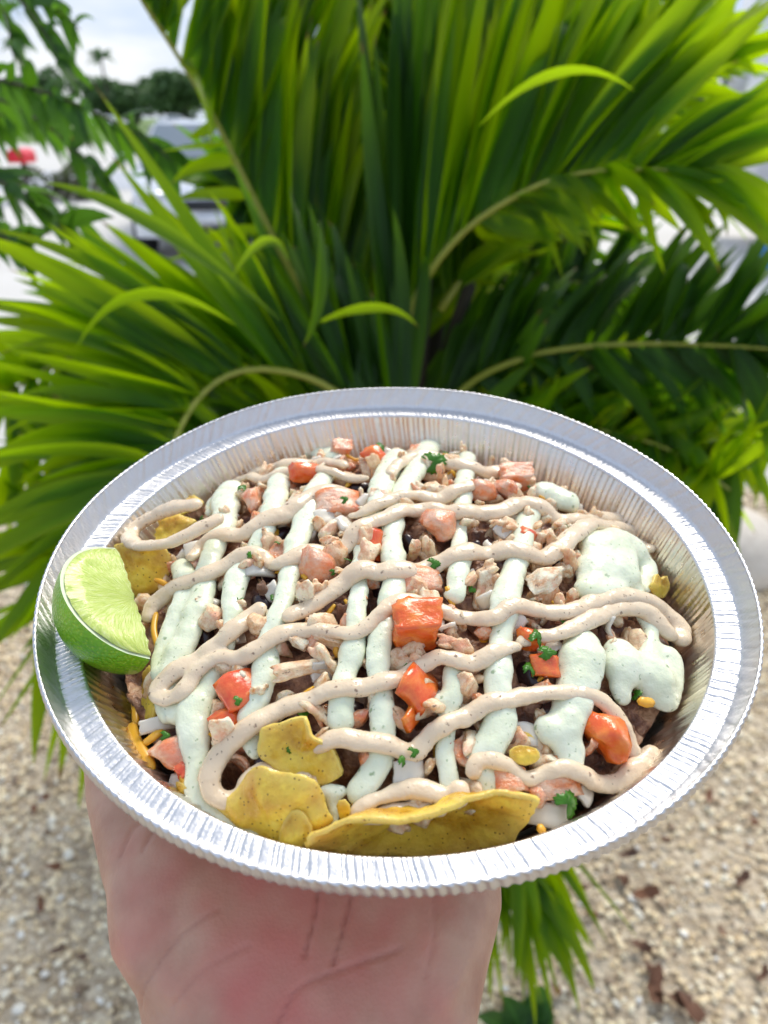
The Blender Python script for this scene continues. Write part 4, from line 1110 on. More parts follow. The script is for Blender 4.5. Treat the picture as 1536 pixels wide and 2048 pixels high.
# --- lime wedge resting on the left rim
def lime_wedge():
    A0 = Vector([(-93.2,-3.2,12.0)][0]) * mm
    A1 = Vector([(-73.3,-43.9,3.0)][0]) * mm
    ax = (A1 - A0); L = ax.length; ax.normalize()
    c = (A0 + A1) / 2
    view = (Vector((-.003, -.199, .175)) - c).normalized()
    left = ax.cross(view).normalized()
    if left.x > 0: left = -left
    v2 = left.cross(ax).normalized()
    if v2.dot(view) < 0: v2 = -v2
    Rr = L * .5
    def prof(s):                                     # lime outline along its axis, small nipple at the ends
        s = max(-1, min(1, s))
        return Rr * math.sqrt(max(0, 1 - s * s)) * (1 - .05 * s * s) + .0006 * (abs(s) > .985)
    def pt(s, r, a):                                 # a: turn from the visible cut face towards the hidden one
        e = left * math.cos(a) + v2 * math.sin(a)
        return ax * (s * L / 2) + e * r
    a0, a1 = R(40), R(-62)
    root = empty('lime_wedge')
    root.matrix_world = PAN @ Matrix.Translation(c)
    tag(root, 'fresh green lime wedge perched on the left rim of the foil pan', 'lime')
    def put(name, V, F, m):
        return link(name, mesh(name, V, F), root, m)
    n, k = 40, 22
    V = [tuple(pt(-1 + 2 * i / n, prof(-1 + 2 * i / n), a0 + (a1 - a0) * j / k)) for i in range(n + 1) for j in range(k + 1)]
    F = [(i * (k + 1) + j, i * (k + 1) + j + 1, (i + 1) * (k + 1) + j + 1, (i + 1) * (k + 1) + j) for i in range(n) for j in range(k)]
    t = NT('lime_peel')
    v = t.voronoi(900)
    col = t.mix(t.ramp(t.noise(60, 3), [(.35, 0), (.7, 1)]), (.13, .38, .006), (.28, .57, .012))
    col = t.mix(t.ramp(v.outputs['Distance'], [(.1, .6), (.5, 0)]), col, (.42, .62, .04))
    t.pbr(col, .3, bump=t.bump(v.outputs['Distance'], .5, .0008), sss=.1, sss_scale=.002, coat=.25)
    put('peel', V, F, t.m)
    tp = NT('lime_pith'); tp.pbr((.72, .8, .5), .4, sss=.3, sss_scale=.003)
    tf = NT('lime_pulp')
    mpg = tf.n('ShaderNodeMapping'); mpg.inputs['Scale'].default_value = (1, .28, 1)
    at = tf.attr('ray')
    cmb = tf.n('ShaderNodeCombineXYZ')
    tf.l(at.outputs['Vector'], mpg.inputs['Vector'])
    ves = tf.noise(16, 4, .6, mpg.outputs[0])
    col = tf.ramp(ves, [(.3, (.44, .57, .07)), (.55, (.6, .71, .17)), (.72, (.76, .82, .38))])
    tf.pbr(col, .16, bump=tf.bump(ves, .6, .0012), sss=.45, sss_scale=.006, sss_radius=(.8, 1, .3), coat=.3)
    for ang, nm in ((a0, 'cut_face'), (a1, 'cut_face')):
        # pith border ring of the half disc and the recessed, bulging pulp inside it
        up = (ax.cross(left * math.cos(ang) + v2 * math.sin(ang))).normalized()
        sgn = 1 if up.dot(view) > 0 else -1
        V, F = [], []
        n, k = 36, 10
        rays = []
        for i in range(n + 1):
            s = -1 + 2 * i / n
            for j in range(k + 1):
                u = j / k
                p = pt(s, prof(s) * u, ang) 
                V.append(tuple(p)); 
        for i in range(n):
            for j in range(k):
                F.append((i * (k + 1) + j, i * (k + 1) + j + 1, (i + 1) * (k + 1) + j + 1, (i + 1) * (k + 1) + j))
        face = put(nm, V, F, tp.m)
        V, F, rays = [], [], []
        for i in range(n + 1):
            s = (-1 + 2 * i / n)
            for j in range(k + 1):
                u = j / k
                rr_ = prof(s) * .95 * u
                edge = min(1, (1 - abs(s)) * 5) * min(1, (1 - u) * 6)
                h = .0004 + .0012 * edge + .0005 * noise.noise(Vector((s * 9, u * 4, ang)))
                V.append(tuple(pt(s * .965, rr_ + .0003 * math.sin(s * 31) * (u == 0), ang) + up * sgn * h))
                aa = math.atan2(u * .8 + .02, s)
                rays.append((aa * 1.6, math.hypot(s, u * .8) * 1.2, ang))
        for i in range(n):
            for j in range(k):
                F.append((i * (k + 1) + j, i * (k + 1) + j + 1, (i + 1) * (k + 1) + j + 1, (i + 1) * (k + 1) + j))
        me = mesh('pulp', V, F)
        a_ = me.attributes.new('ray', 'FLOAT_VECTOR', 'POINT'); a_.data.foreach_set('vector', np.array(rays, np.float32).ravel())
        pu = link('pulp', me, face, tf.m)
lime_wedge()

# ------------------------------------------------------------------ palms
CAMP = Vector((0, 0, 1.3))
LV, LF = {}, {}

def leaflet_geo(base, mid, tip, w, seed, roll=0.0, fold=.35, seg=9, droop=0, base_w=.35):
    """one palm leaflet: a long V-folded blade along a curve"""
    rnd = random.Random(seed)
    base, mid, tip = Vector(base), Vector(mid), Vector(tip)
    V, F, AL, AC = [], [], [], []
    view = (CAMP - (base + tip) / 2).normalized()
    tw = rnd.uniform(-.5, .5)
    for i in range(seg + 1):
        t = i / seg
        p = base * (1 - t) ** 2 + mid * (2 * t * (1 - t)) + tip * t * t
        p = p + Vector((0, 0, -droop * t ** 3))
        d = ((mid - base) * (1 - t) + (tip - mid) * t)
        if d.length < 1e-6: d = tip - base
        d.normalize()
        s = d.cross(view)
        if s.length < 1e-3: s = d.cross(Vector((0, 0, 1)))
        s.normalize()
        u = s.cross(d)
        a = roll + tw * t
        s2 = s * math.cos(a) + u * math.sin(a)
        u2 = u * math.cos(a) - s * math.sin(a)
        prof = (base_w + (1 - base_w) * min(1, t / (.18 if base_w > .2 else .45))) * (1 - max(0, (t - .3) / .7) ** 1.7) + .012
        h = w * .5 * prof
        V += [p - s2 * h * math.cos(fold) + u2 * h * math.sin(fold), p, p + s2 * h * math.cos(fold) + u2 * h * math.sin(fold)]
        AL += [t, t, t]; AC += [0, 1, 0]
        if i:
            k = 3 * i
            F += [(k - 3, k - 2, k + 1, k), (k - 2, k - 1, k + 2, k + 1)]
    return V, F, AL, AC

def leaf_obj(name, geos, parent, mat, smooth=True):
    V, F, A, C_, Rn = [], [], [], [], []
    for v, f, a, c in geos:
        o = len(V)
        Rn += [random.random()] * len(v)
        V += v; F += [tuple(i + o for i in q) for q in f]; A += a; C_ += c
    if len(geos) == 1:
        c0 = V[0].copy()
        V = [q - c0 for q in V]
    else: c0 = Vector()
    me = mesh(name, V, F, smooth)
    at = me.attributes.new('along', 'FLOAT', 'POINT'); at.data.foreach_set('value', A)
    at = me.attributes.new('across', 'FLOAT', 'POINT'); at.data.foreach_set('value', C_)
    at = me.attributes.new('leaf_rnd', 'FLOAT', 'POINT'); at.data.foreach_set('value', Rn)
    o = link(name, me, parent, mat)
    o.location = c0
    return o

def lerp_tips(tips, t):
    tips = sorted(tips)
    if t <= tips[0][0]: return Vector(tips[0][1:4])
    for a, b in zip(tips, tips[1:]):
        if t <= b[0]:
            u = (t - a[0]) / (b[0] - a[0])
            return Vector(a[1:4]).lerp(Vector(b[1:4]), u)
    return Vector(tips[-1][1:4])

BULK = {}
def frond(palm, path, sides, n, w, mat, seed, as_parts=True, rad=.008, jit=.025, t0=.06, bend=.5, label=None, inner=0, extra=1.7):
    """rachis mesh = the frond part; its leaflets are sub-parts"""
    rnd = random.Random(seed)
    P = catmull(path, .03)
    L = len(P)
    bm = bmesh.new()
    tube(bm, [(p[0], p[1], p[2], rad * (1.25 - .95 * i / L)) for i, p in enumerate(P)], 7, .75)
    fr = link('frond', bm_mesh('frond', bm), palm, M['rachis'])
    if label: fr['label'] = label
    for tips in sides:
        nn, ta, tb, parts, tl, ww_ = n, t0, 1, as_parts, tips, w
        if isinstance(tips, dict):
            nn, ta, tb, parts, tl, ww_ = tips.get('n', n), tips.get('t0', t0), tips.get('t1', 1), tips.get('parts', as_parts), tips['tips'], tips.get('w', w)
        for k in range(nn):
            t = ta + (tb - ta) * (k + rnd.uniform(.05, .95)) / nn
            q = P[min(L - 1, int(t * (L - 1)))]
            base = Vector(q)
            tip = lerp_tips(tl, t)
            tip = tip + Vector((rnd.gauss(0, jit), rnd.gauss(0, jit * 1.3), rnd.gauss(0, jit)))
            tip = base.lerp(tip, rnd.uniform(.78, 1.08))
            tang = Vector(P[min(L - 1, int(t * (L - 1)) + 1)]) - Vector(P[max(0, int(t * (L - 1)) - 1)])
            if tang.length > 1e-6: tang.normalize()
            ln = (tip - base).length
            mid = base.lerp(tip, bend) + Vector((0, 0, .09 * ln)) + tang * (.05 * ln) + Vector((rnd.gauss(0, .014), rnd.gauss(0, .025), rnd.gauss(0, .014)))
            ww = ww_ * rnd.uniform(.75, 1.25) * min(1.15, .55 + ln * 1.6)
            dr = .02 * ln if rnd.random() > .12 else .22 * ln       # a few tips are bent over
            g = leaflet_geo(base, mid, tip, ww, rnd.random(), rnd.gauss(0, .65), rnd.uniform(.2, .6), 10, dr)
            for _ in range(int((tips.get('extra', extra) if isinstance(tips, dict) else extra) + rnd.random())):
                q2 = Vector((rnd.gauss(0, .02), rnd.uniform(.01, .05), rnd.gauss(0, .02)))
                BULK.setdefault(mat.name if t >= inner else 'palm_leaf_shaded', []).append(leaflet_geo(base, mid + q2, base.lerp(tip + q2 * 1.3, rnd.uniform(.7, 1.1)), ww * rnd.uniform(.6, 1.1), rnd.random(), rnd.gauss(0, .8), rnd.uniform(.2, .6), 10, .03 * ln))
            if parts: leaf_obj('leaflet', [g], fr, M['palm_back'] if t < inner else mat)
            else: BULK.setdefault(mat.name, []).append(g)
    return fr

def S(ts, pts): return [(t, *p) for t, p in zip(ts, pts)]

def main_palm():
    root = empty('palm_tree', (0.06, 1.5, 0))
    tag(root, 'lush young palm with long arching fronds right behind the foil pan', 'palm')
    bpy.context.view_layer.update()
    def fro(*a, **k):
        f = frond(root, *a, **k)
        f.matrix_parent_inverse = root.matrix_world.inverted()
        return f
    # stem with leaf bases
    bm = bmesh.new()
    tube(bm, [(.06 + .015 * math.sin(z * 3), 1.5, z, .075 - .02 * z + .004 * math.sin(z * 60)) for z in np.linspace(-.02, .8, 60)], 18)
    tr = link('trunk', bm_mesh('trunk', bm), root, M['bark']); tr.matrix_parent_inverse = root.matrix_world.inverted()
    for k in range(7):
        a = k * 2.4
        bm = bmesh.new()
        tube(bm, [(.06 + (.03 + .09 * u * u) * math.cos(a), 1.5 + (.03 + .09 * u * u) * math.sin(a), .55 + .5 * u, .026 - .012 * u) for u in np.linspace(0, 1, 8)], 8, .6)
        b = link('leaf_base', bm_mesh('leaf_base', bm), root, M['bark']); b.matrix_parent_inverse = root.matrix_world.inverted()
    # A: tall frond rising to the upper left, leaflets swept up and to the right
    fro([(-0.044,1.358,0.835),(-0.104,1.357,0.965),(-0.167,1.351,1.085),(-0.224,1.348,1.210),(-0.271,1.335,1.316),(-0.308,1.306,1.390),(-0.333,1.274,1.439),(-0.354,1.245,1.491)],
        [S((0, .2, .4, .6, .8, 1), [(0.028,1.491,1.249),(-0.041,1.494,1.363),(-0.137,1.515,1.513),(-0.194,1.490,1.574),(-0.249,1.398,1.615),(-0.331,1.292,1.626)]), dict(n=8, t0=.4, t1=.8, w=.03, extra=0, tips=S((.4, .5, .6, .7, .8), [(-0.287,1.233,1.074),(-0.336,1.254,1.159),(-0.350,1.260,1.236),(-0.297,1.237,1.257),(-0.280,1.222,1.315)]))], 44, .033, M['palm'], 21, label='tall frond rising to the upper left')
    fro([(-0.031,1.396,0.822),(-0.072,1.425,0.966),(-0.115,1.451,1.104),(-0.154,1.469,1.249),(-0.186,1.483,1.385),(-0.208,1.503,1.511)],
        [S((0, .3, .6, 1), [(0.049,1.550,1.144),(0.011,1.605,1.360),(-0.042,1.644,1.545),(-0.108,1.653,1.672)]), S((0, .3, .6, 1), [(-0.192,1.497,1.106),(-0.223,1.545,1.287),(-0.271,1.572,1.449),(-0.298,1.601,1.614)])], 34, .034, M['palm'], 22, as_parts=False)
    # B: frond arching to the right, leaflets fanned up
    fro([(0.002,1.266,0.875),(0.039,1.265,1.004),(0.072,1.249,1.082),(0.123,1.236,1.146),(0.185,1.215,1.192),(0.245,1.196,1.221),(0.308,1.169,1.234),(0.370,1.126,1.237),(0.424,1.090,1.233)],
        [S((0, .1, .25, .4, .55, .7, .85, 1), [(-0.058,1.436,1.250),(-0.015,1.492,1.469),(0.105,1.522,1.592),(0.240,1.486,1.610),(0.373,1.397,1.568),(0.500,1.272,1.479),(0.556,1.138,1.370),(0.564,1.041,1.270)]),
         dict(n=26, t0=.45, tips=S((.45, .55, .7, .82, .93, 1), [(0.244,1.265,1.136),(0.288,1.219,1.135),(0.338,1.166,1.163),(0.419,1.087,1.184),(0.507,0.986,1.119),(0.521,1.010,1.210)]))], 44, .034, M['palm'], 23, inner=.22, label='wide frond arching to the right')
    # D: frond behind, filling the top middle
    fro([(0.034,1.568,0.807),(0.084,1.623,1.002),(0.122,1.665,1.170),(0.109,1.693,1.312),(0.064,1.700,1.413),(0.002,1.704,1.509)],
        [S((0, .3, .6, 1), [(0.273,1.768,1.239),(0.385,1.851,1.510),(0.402,1.889,1.694),(0.177,1.822,1.739)]), S((0, .3, .6, 1), [(-0.071,1.710,1.128),(-0.079,1.777,1.366),(-0.115,1.809,1.538),(-0.155,1.780,1.657)])], 54, .035, M['palm'], 24, as_parts=False)
    # C: frond curling over to the left in front
    fro([(0.048,1.090,0.796),(-0.006,1.088,0.880),(-0.057,1.082,0.933),(-0.113,1.067,0.970),(-0.173,1.043,0.988),(-0.217,1.019,0.985),(-0.246,0.977,0.969),(-0.263,0.930,0.944),(-0.272,0.881,0.913),(-0.280,0.828,0.877)],
        [S((0, .15, .3, .42, .52, .62, .72, .82, .92, 1), [(0.023,1.197,1.180),(-0.050,1.204,1.192),(-0.152,1.211,1.205),(-0.259,1.164,1.203),(-0.390,1.096,1.202),(-0.504,1.014,1.151),(-0.519,0.922,1.060),(-0.502,0.834,0.953),(-0.474,0.744,0.823),(-0.396,0.659,0.700)]),
         S((0, .5, .7, .85, 1), [(-0.006,1.177,1.009),(-0.184,1.144,1.032),(-0.350,1.061,1.045),(-0.413,0.914,0.934),(-0.346,0.745,0.738)])], 46, .033, M['palm'], 25, t0=.1, inner=.42, label='frond curling down to the left')
    # E: darker frond to the right, low
    fro([(0.057,1.315,0.753),(0.143,1.310,0.874),(0.232,1.284,0.933),(0.316,1.254,0.961),(0.414,1.207,0.980),(0.504,1.157,0.991),(0.584,1.104,0.998)],
        [S((0, .3, .5, .7, .85, 1), [(0.193,1.438,1.036),(0.320,1.413,1.075),(0.457,1.384,1.105),(0.575,1.325,1.121),(0.639,1.226,1.105),(0.653,1.104,1.042)]),
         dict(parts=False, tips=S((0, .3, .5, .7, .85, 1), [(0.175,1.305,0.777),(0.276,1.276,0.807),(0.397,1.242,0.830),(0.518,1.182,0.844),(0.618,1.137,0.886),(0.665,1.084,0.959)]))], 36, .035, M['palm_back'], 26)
    # H: low frond hanging under the pan towards the viewer
    fro([(0.018,1.035,0.580),(0.074,0.871,0.544),(0.127,0.745,0.517),(0.161,0.667,0.497),(0.171,0.624,0.479)],
        [S((.4, .7, 1), [(0.229,0.659,0.394),(0.252,0.589,0.368),(0.229,0.554,0.365)]), dict(parts=False, tips=S((.4, .7, 1), [(0.144,0.629,0.336),(0.150,0.581,0.351),(0.187,0.554,0.365)]))], 20, .022, M['palm'], 27, jit=.014, t0=.4, label='low frond whose tips hang below the pan')
    return root, fro
root, fro = main_palm()
BACKS = {
31: ([(0.013,1.625,0.743),(-0.077,1.756,0.889),(-0.173,1.881,1.023),(-0.274,1.978,1.101),(-0.393,2.054,1.140)], [(-0.146,1.892,1.152),(-0.299,2.071,1.283),(-0.480,2.082,1.195)], [(0.058,1.747,0.979),(-0.146,1.756,0.889),(-0.356,1.952,0.942)]),
32: ([(0.036,1.663,0.707),(0.155,1.774,0.815),(0.279,1.868,0.887),(0.435,1.946,0.931),(0.624,2.003,0.932)], [(0.155,1.892,1.044),(0.339,1.972,1.090),(0.713,2.056,1.034)], [(0.264,1.663,0.707),(0.460,1.791,0.737),(0.713,1.928,0.786)]),
33: ([(0.061,1.678,0.627),(0.063,1.824,0.801),(0.089,1.975,0.986),(0.142,2.125,1.169)], [(0.272,1.849,0.961),(0.361,2.054,1.140),(0.294,2.212,1.338)], [(-0.103,1.828,0.919),(-0.109,2.031,1.096),(-0.010,2.201,1.316)]),
34: ([(0.032,1.436,0.703),(0.129,1.416,0.774),(0.247,1.386,0.825),(0.375,1.338,0.842),(0.490,1.261,0.822),(0.585,1.174,0.785)], [(0.226,1.488,0.913),(0.421,1.401,0.963),(0.628,1.180,0.862)], [(0.187,1.345,0.635),(0.393,1.255,0.680),(0.543,1.117,0.673)]),
35: ([(-0.008,1.501,0.720),(-0.133,1.558,0.832),(-0.282,1.607,0.882),(-0.457,1.636,0.896),(-0.635,1.641,0.862)], [(-0.133,1.644,0.998),(-0.435,1.685,0.991),(-0.774,1.676,0.886)], [(-0.133,1.482,0.683),(-0.388,1.520,0.713),(-0.700,1.557,0.699)]),
36: ([(0.034,1.504,0.616),(-0.009,1.566,0.672),(-0.075,1.600,0.694),(-0.188,1.619,0.687),(-0.326,1.612,0.630)], [(-0.030,1.636,0.852),(-0.186,1.676,0.842),(-0.394,1.663,0.730)], [(-0.009,1.488,0.564),(-0.186,1.524,0.547),(-0.360,1.539,0.489)]),
38: ([(0.040,1.760,0.568),(0.142,1.864,0.661),(0.250,1.972,0.761),(0.363,2.106,0.913),(0.454,2.245,1.074)], [(0.294,2.003,0.932),(0.496,2.234,1.162),(0.563,2.351,1.281)], [(0.396,1.853,0.639),(0.550,2.057,0.818),(0.631,2.195,0.977)]),
39: ([(0.027,1.760,0.568),(-0.010,1.887,0.707),(-0.062,2.019,0.853),(-0.104,2.155,1.008),(-0.148,2.301,1.183)], [(0.091,1.980,0.887),(0.043,2.204,1.103),(-0.038,2.382,1.341)], [(-0.162,1.922,0.774),(-0.277,2.143,0.985),(-0.312,2.320,1.220)]),
}
LIGHT = {
41: ([(0.056,1.272,0.712),(0.145,1.278,0.768),(0.258,1.276,0.807),(0.371,1.238,0.822),(0.476,1.186,0.807),(0.558,1.119,0.765)], [(0.208,1.336,0.880),(0.425,1.274,0.934),(0.626,1.126,0.865)], [(0.190,1.229,0.672),(0.382,1.162,0.716),(0.525,1.061,0.696)]),
42: ([(0.051,1.345,0.635),(0.185,1.345,0.678),(0.334,1.339,0.712),(0.473,1.315,0.753),(0.603,1.286,0.784),(0.708,1.249,0.799)], [(0.300,1.406,0.798),(0.503,1.355,0.874),(0.704,1.258,0.904)], [(0.320,1.309,0.610),(0.521,1.243,0.655),(0.687,1.162,0.716)]),
43: ([(-0.007,1.166,0.724),(-0.107,1.178,0.792),(-0.218,1.165,0.833),(-0.326,1.112,0.838),(-0.406,1.025,0.801),(-0.455,0.927,0.740)], [(-0.140,1.247,0.925),(-0.397,1.183,0.976),(-0.582,0.968,0.821)], [(-0.207,1.125,0.688),(-0.359,1.002,0.668),(-0.447,0.818,0.573)]),
47: ([(-0.102,1.101,0.773),(-0.206,1.082,0.825),(-0.283,1.027,0.849),(-0.337,0.953,0.836),(-0.370,0.870,0.805),(-0.386,0.804,0.763)], [(-0.272,1.154,0.921),(-0.497,1.007,0.896),(-0.525,0.770,0.742)], [(-0.225,1.040,0.699),(-0.371,0.856,0.646),(-0.427,0.714,0.633)]),
44: ([(-0.025,1.250,0.780),(-0.145,1.272,0.864),(-0.277,1.270,0.927),(-0.400,1.242,0.960),(-0.498,1.176,0.963),(-0.570,1.090,0.927)], [(-0.179,1.325,0.990),(-0.433,1.280,1.033),(-0.659,1.110,0.966)], [(-0.213,1.231,0.807),(-0.410,1.141,0.808),(-0.545,0.984,0.765)]),
46: ([(0.099,1.373,0.996),(0.167,1.401,1.094),(0.251,1.427,1.189),(0.348,1.448,1.273),(0.451,1.460,1.340),(0.555,1.452,1.390)], [(0.115,1.520,1.326),(0.268,1.635,1.593),(0.514,1.559,1.600)], [(0.307,1.413,1.117),(0.475,1.425,1.228),(0.677,1.448,1.383)]),
45: ([(0.012,1.452,0.844),(0.060,1.521,1.021),(0.125,1.578,1.177),(0.205,1.598,1.303),(0.298,1.603,1.399),(0.403,1.588,1.458)], [(0.089,1.653,1.278),(0.177,1.721,1.542),(0.359,1.696,1.668)], [(0.262,1.538,1.055),(0.399,1.556,1.221),(0.551,1.528,1.342)]),
}
for sd, (pa, s1, s2) in LIGHT.items():
    fro(pa, [S((0, .5, 1), s1), S((0, .5, 1), s2)], 40, .032, M['palm'], sd, as_parts=False, jit=.05)
for sd, (pa, s1, s2) in BACKS.items():
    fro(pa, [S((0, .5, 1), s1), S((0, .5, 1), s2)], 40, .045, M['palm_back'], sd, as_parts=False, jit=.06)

# single bent and curled leaflets that catch the light
BENT = [([(-0.092,1.169,1.169),(-0.087,1.059,1.086),(-0.108,1.007,1.028)], .024), ([(0.131,1.176,1.290),(0.229,1.158,1.366),(0.319,1.117,1.330)], .018), ([(-0.198,1.021,1.055),(-0.311,0.986,1.119),(-0.383,0.935,1.041)], .021),
        ([(-0.113,1.097,1.029),(-0.012,1.076,1.076),(0.048,1.049,1.044)], .018), ([(-0.200,1.027,1.111),(-0.150,1.044,1.165),(-0.120,1.016,1.132)], .016), ([(-0.135,1.004,1.065),(-0.289,1.010,1.187),(-0.416,1.020,1.229)], .024),
        ]
yf = fro([(-0.047,1.434,0.809),(-0.153,1.372,0.906),(-0.210,1.305,0.995)], [], 0, .03, M['palm'], 60)
yf['label'] = 'pale bent leaflets catching the light'
for k, (pts, w_) in enumerate(BENT):
    b_, m_, t_ = [Vector(p) for p in pts]
    leaf_obj('leaflet', [leaflet_geo(b_, m_ + (m_ - (b_ + t_) / 2) * .6, t_, w_ * 1.15, k, .5 * (-1) ** k, .5, 12, 0, .04)], yf, M['palm_lit'])
gs = [g for l in BULK.values() for g in l]
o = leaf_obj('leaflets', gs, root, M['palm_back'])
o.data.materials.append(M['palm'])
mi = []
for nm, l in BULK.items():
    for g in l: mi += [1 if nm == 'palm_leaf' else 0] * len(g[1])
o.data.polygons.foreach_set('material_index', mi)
o['kind'] = 'stuff'
o.matrix_parent_inverse = root.matrix_world.inverted()

# ------------------------------------------------------------------ drooping branch at the upper left
def branch():
    root = empty('hanging_branch', (-1.0, 1.2, 1.6))
    tag(root, 'drooping branch of feathery dark green leaves at the upper left', 'branch')
    bpy.context.view_layer.update()
    inv = root.matrix_world.inverted()
    rnd = random.Random(4)
    twigs = [
        ([(-0.745,1.552,1.366),(-0.647,1.523,1.353),(-0.548,1.477,1.329),(-0.461,1.428,1.299),(-0.389,1.390,1.270),(-0.343,1.352,1.239)], 20, .075),
        ([(-0.828,1.706,1.338),(-0.750,1.702,1.330),(-0.653,1.657,1.286),(-0.578,1.609,1.236),(-0.517,1.572,1.186)], 14, .07),
        ([(-0.700,1.575,1.521),(-0.623,1.536,1.488),(-0.572,1.489,1.442),(-0.535,1.455,1.397),(-0.529,1.440,1.368)], 11, .06),
        ([(-0.754,1.688,1.522),(-0.700,1.667,1.482),(-0.681,1.642,1.433),(-0.672,1.617,1.384)], 9, .055),
        ([(-0.616,1.575,1.521),(-0.565,1.528,1.473),(-0.519,1.501,1.443),(-0.502,1.494,1.428)], 7, .05),
        ([(-0.662,1.315,1.233),(-0.607,1.304,1.213),(-0.548,1.281,1.189),(-0.497,1.251,1.153),(-0.482,1.237,1.125)], 13, .07),
        ([(-0.634,1.223,1.163),(-0.590,1.216,1.150),(-0.547,1.195,1.131),(-0.533,1.181,1.105)], 9, .06),
        ([(-0.883,1.791,1.285),(-0.799,1.801,1.304),(-0.695,1.801,1.304),(-0.612,1.791,1.285)], 12, .075),
    ]
    for path, n, ln in twigs:
        P = catmull(path, .01)
        bm = bmesh.new()
        tube(bm, [(p[0], p[1], p[2], .0035 * (1.2 - i / len(P))) for i, p in enumerate(P)], 6)
        tw = link('twig', bm_mesh('twig', bm), root, M['bark']); tw.matrix_parent_inverse = inv
        for k in range(n):
            q = P[int((k + .8) / (n + .5) * (len(P) - 1))]
            for sgn in (-1, 1):
                b = Vector(q)
                d = Vector((rnd.uniform(.1, .75), rnd.uniform(-.6, .6), -1.0 if sgn > 0 else rnd.uniform(-.5, .55))).normalized()
                l = ln * rnd.uniform(.7, 1.25)
                g = leaflet_geo(b, b + d * l * .5 + Vector((0, 0, .01)), b + d * l, l * .34, rnd.random(), rnd.gauss(0, .7), .15, 6, .01)
                leaf_obj('leaflet', [g], tw, M['tree_leaf'])
branch()

# ------------------------------------------------------------------ boulder, dry leaves and a low plant on the gravel
def boulder():
    bm = bmesh.new()
    bmesh.ops.create_icosphere(bm, subdivisions=5, radius=1)
    for v in bm.verts: v.co *= 1 + .05 * noise.noise(v.co * 1.3) + .012 * noise.noise(v.co * 7)
    t = NT('pale_stone')
    c = t.ramp(t.noise(14, 5), [(.3, (.62, .55, .46)), (.7, (.74, .67, .57))])
    t.pbr(c, .8, bump=t.bump(t.noise(60, 4), .3, .006))
    o = link('boulder', bm_mesh('boulder', bm), None, t.m)
    x, y = [(1.055,2.216)][0]
    o.location = (x, y, .02); o.scale = (.27, .24, .16)
    tag(o, 'smooth pale rounded boulder on the gravel behind the right rim of the pan', 'boulder')
boulder()

def dry_leaves():
    t = NT('dry_leaf')
    c = t.mix(t.rnd(), (.2, .075, .03), (.1, .05, .03))
    t.pbr(c, .7)
    rnd = random.Random(9)
    meshes = []
    for s in range(3):
        V, F = [(0, 0, 0)], []
        K = 14
        for k in range(K):
            a = 6.283 * k / K
            r = (1 if k % 2 else .8) * (.6 + .4 * abs(math.cos(a)))
            V.append((1.2 * r * math.cos(a), .7 * r * math.sin(a), .3 * math.sin(a * 2 + s) + rnd.uniform(-.1, .1)))
        for k in range(K): F.append((0, 1 + k, 1 + (k + 1) % K))
        me = mesh('dry_leaf', V, F); me.materials.append(t.m)
        meshes.append(me)
    spots = [(0.454,0.976),(0.487,0.945),(0.479,1.032),(0.374,0.961),(0.452,0.774),(0.475,0.754),(0.495,0.742),(0.454,0.808),(0.448,0.844),(0.756,1.116),(0.690,1.174),(0.564,1.067),(0.678,0.976),(-0.725,1.174),(-0.729,1.141),(-0.637,1.004),(-0.629,0.925),(-0.565,0.839),(-0.521,0.826),(-0.804,1.216),(0.375,0.905),(0.600,0.876),(0.637,0.795),(0.285,0.774),(0.245,0.783)]
    sizes = [.02, .024, .017, .016, .03, .028, .026, .02, .018, .014, .017, .012, .018, .016, .013, .015, .014, .012, .012, .013, .014, .012, .015, .014, .013]
    for (x, y), s in zip(spots, sizes):
        o = link('dry_leaf', rnd.choice(meshes))
        o.location = (x, y, .014 + s * .3); o.rotation_euler = (rnd.uniform(-.5, .5), rnd.uniform(-.5, .5), rnd.uniform(0, 6.28)); o.scale = (s, s, s)
        tag(o, 'crumpled brown dry leaf bit lying on the beige gravel', 'dry leaf', 'dry leaf bits on the gravel')
dry_leaves()

def low_plant():
    (x, y), = [(0.215,0.671)]
    root = empty('low_plant', (x, y, 0))
    tag(root, 'low dark green leafy plant at the bottom edge, right of the wrist', 'plant')
    rnd = random.Random(5)
    for k in range(26):
        a = rnd.uniform(0, 6.28); l = rnd.uniform(.05, .095)
        b = Vector((rnd.uniform(-.02, .02), rnd.uniform(-.02, .02), .01))
        d = Vector((math.cos(a), math.sin(a), rnd.uniform(.5, 1.3))).normalized()
        V, F, A, C_ = leaflet_geo(b, b + d * l * .6 + Vector((0, 0, .02)), b + d * l, l * .62, rnd.random(), rnd.uniform(-.4, .4), .1, 7)
        leaf_obj('leaf', [(V, F, A, C_)], root, M['tree_leaf'])
low_plant()

# ------------------------------------------------------------------ street behind
def box(bm, x0, x1, y0, y1, z0, z1, bev=0):
    g = bmesh.ops.create_cube(bm, size=1)
    bmesh.ops.transform(bm, matrix=Matrix.Translation(((x0 + x1) / 2, (y0 + y1) / 2, (z0 + z1) / 2)) @ Matrix.Diagonal((x1 - x0, y1 - y0, z1 - z0, 1)), verts=g['verts'])
    if bev:
        es = list({e for v in g['verts'] for e in v.link_edges})
        bmesh.ops.bevel(bm, geom=es, offset=bev, segments=2, affect='EDGES')

M['car_white'] = simple('white_paint', (.8, .81, .83), .25, coat=.6)
M['glass'] = simple('car_glass', (.16, .2, .23), .06, spec=.9)
M['rubber'] = simple('tyre_rubber', (.02, .02, .02), .8)
M['chrome'] = simple('bright_metal', (.75, .75, .76), .2, 1)
M['dark'] = simple('dark_plastic', (.02, .022, .025), .5)
M['lamp'] = simple('lamp_glass', (.7, .72, .75), .1, coat=1)

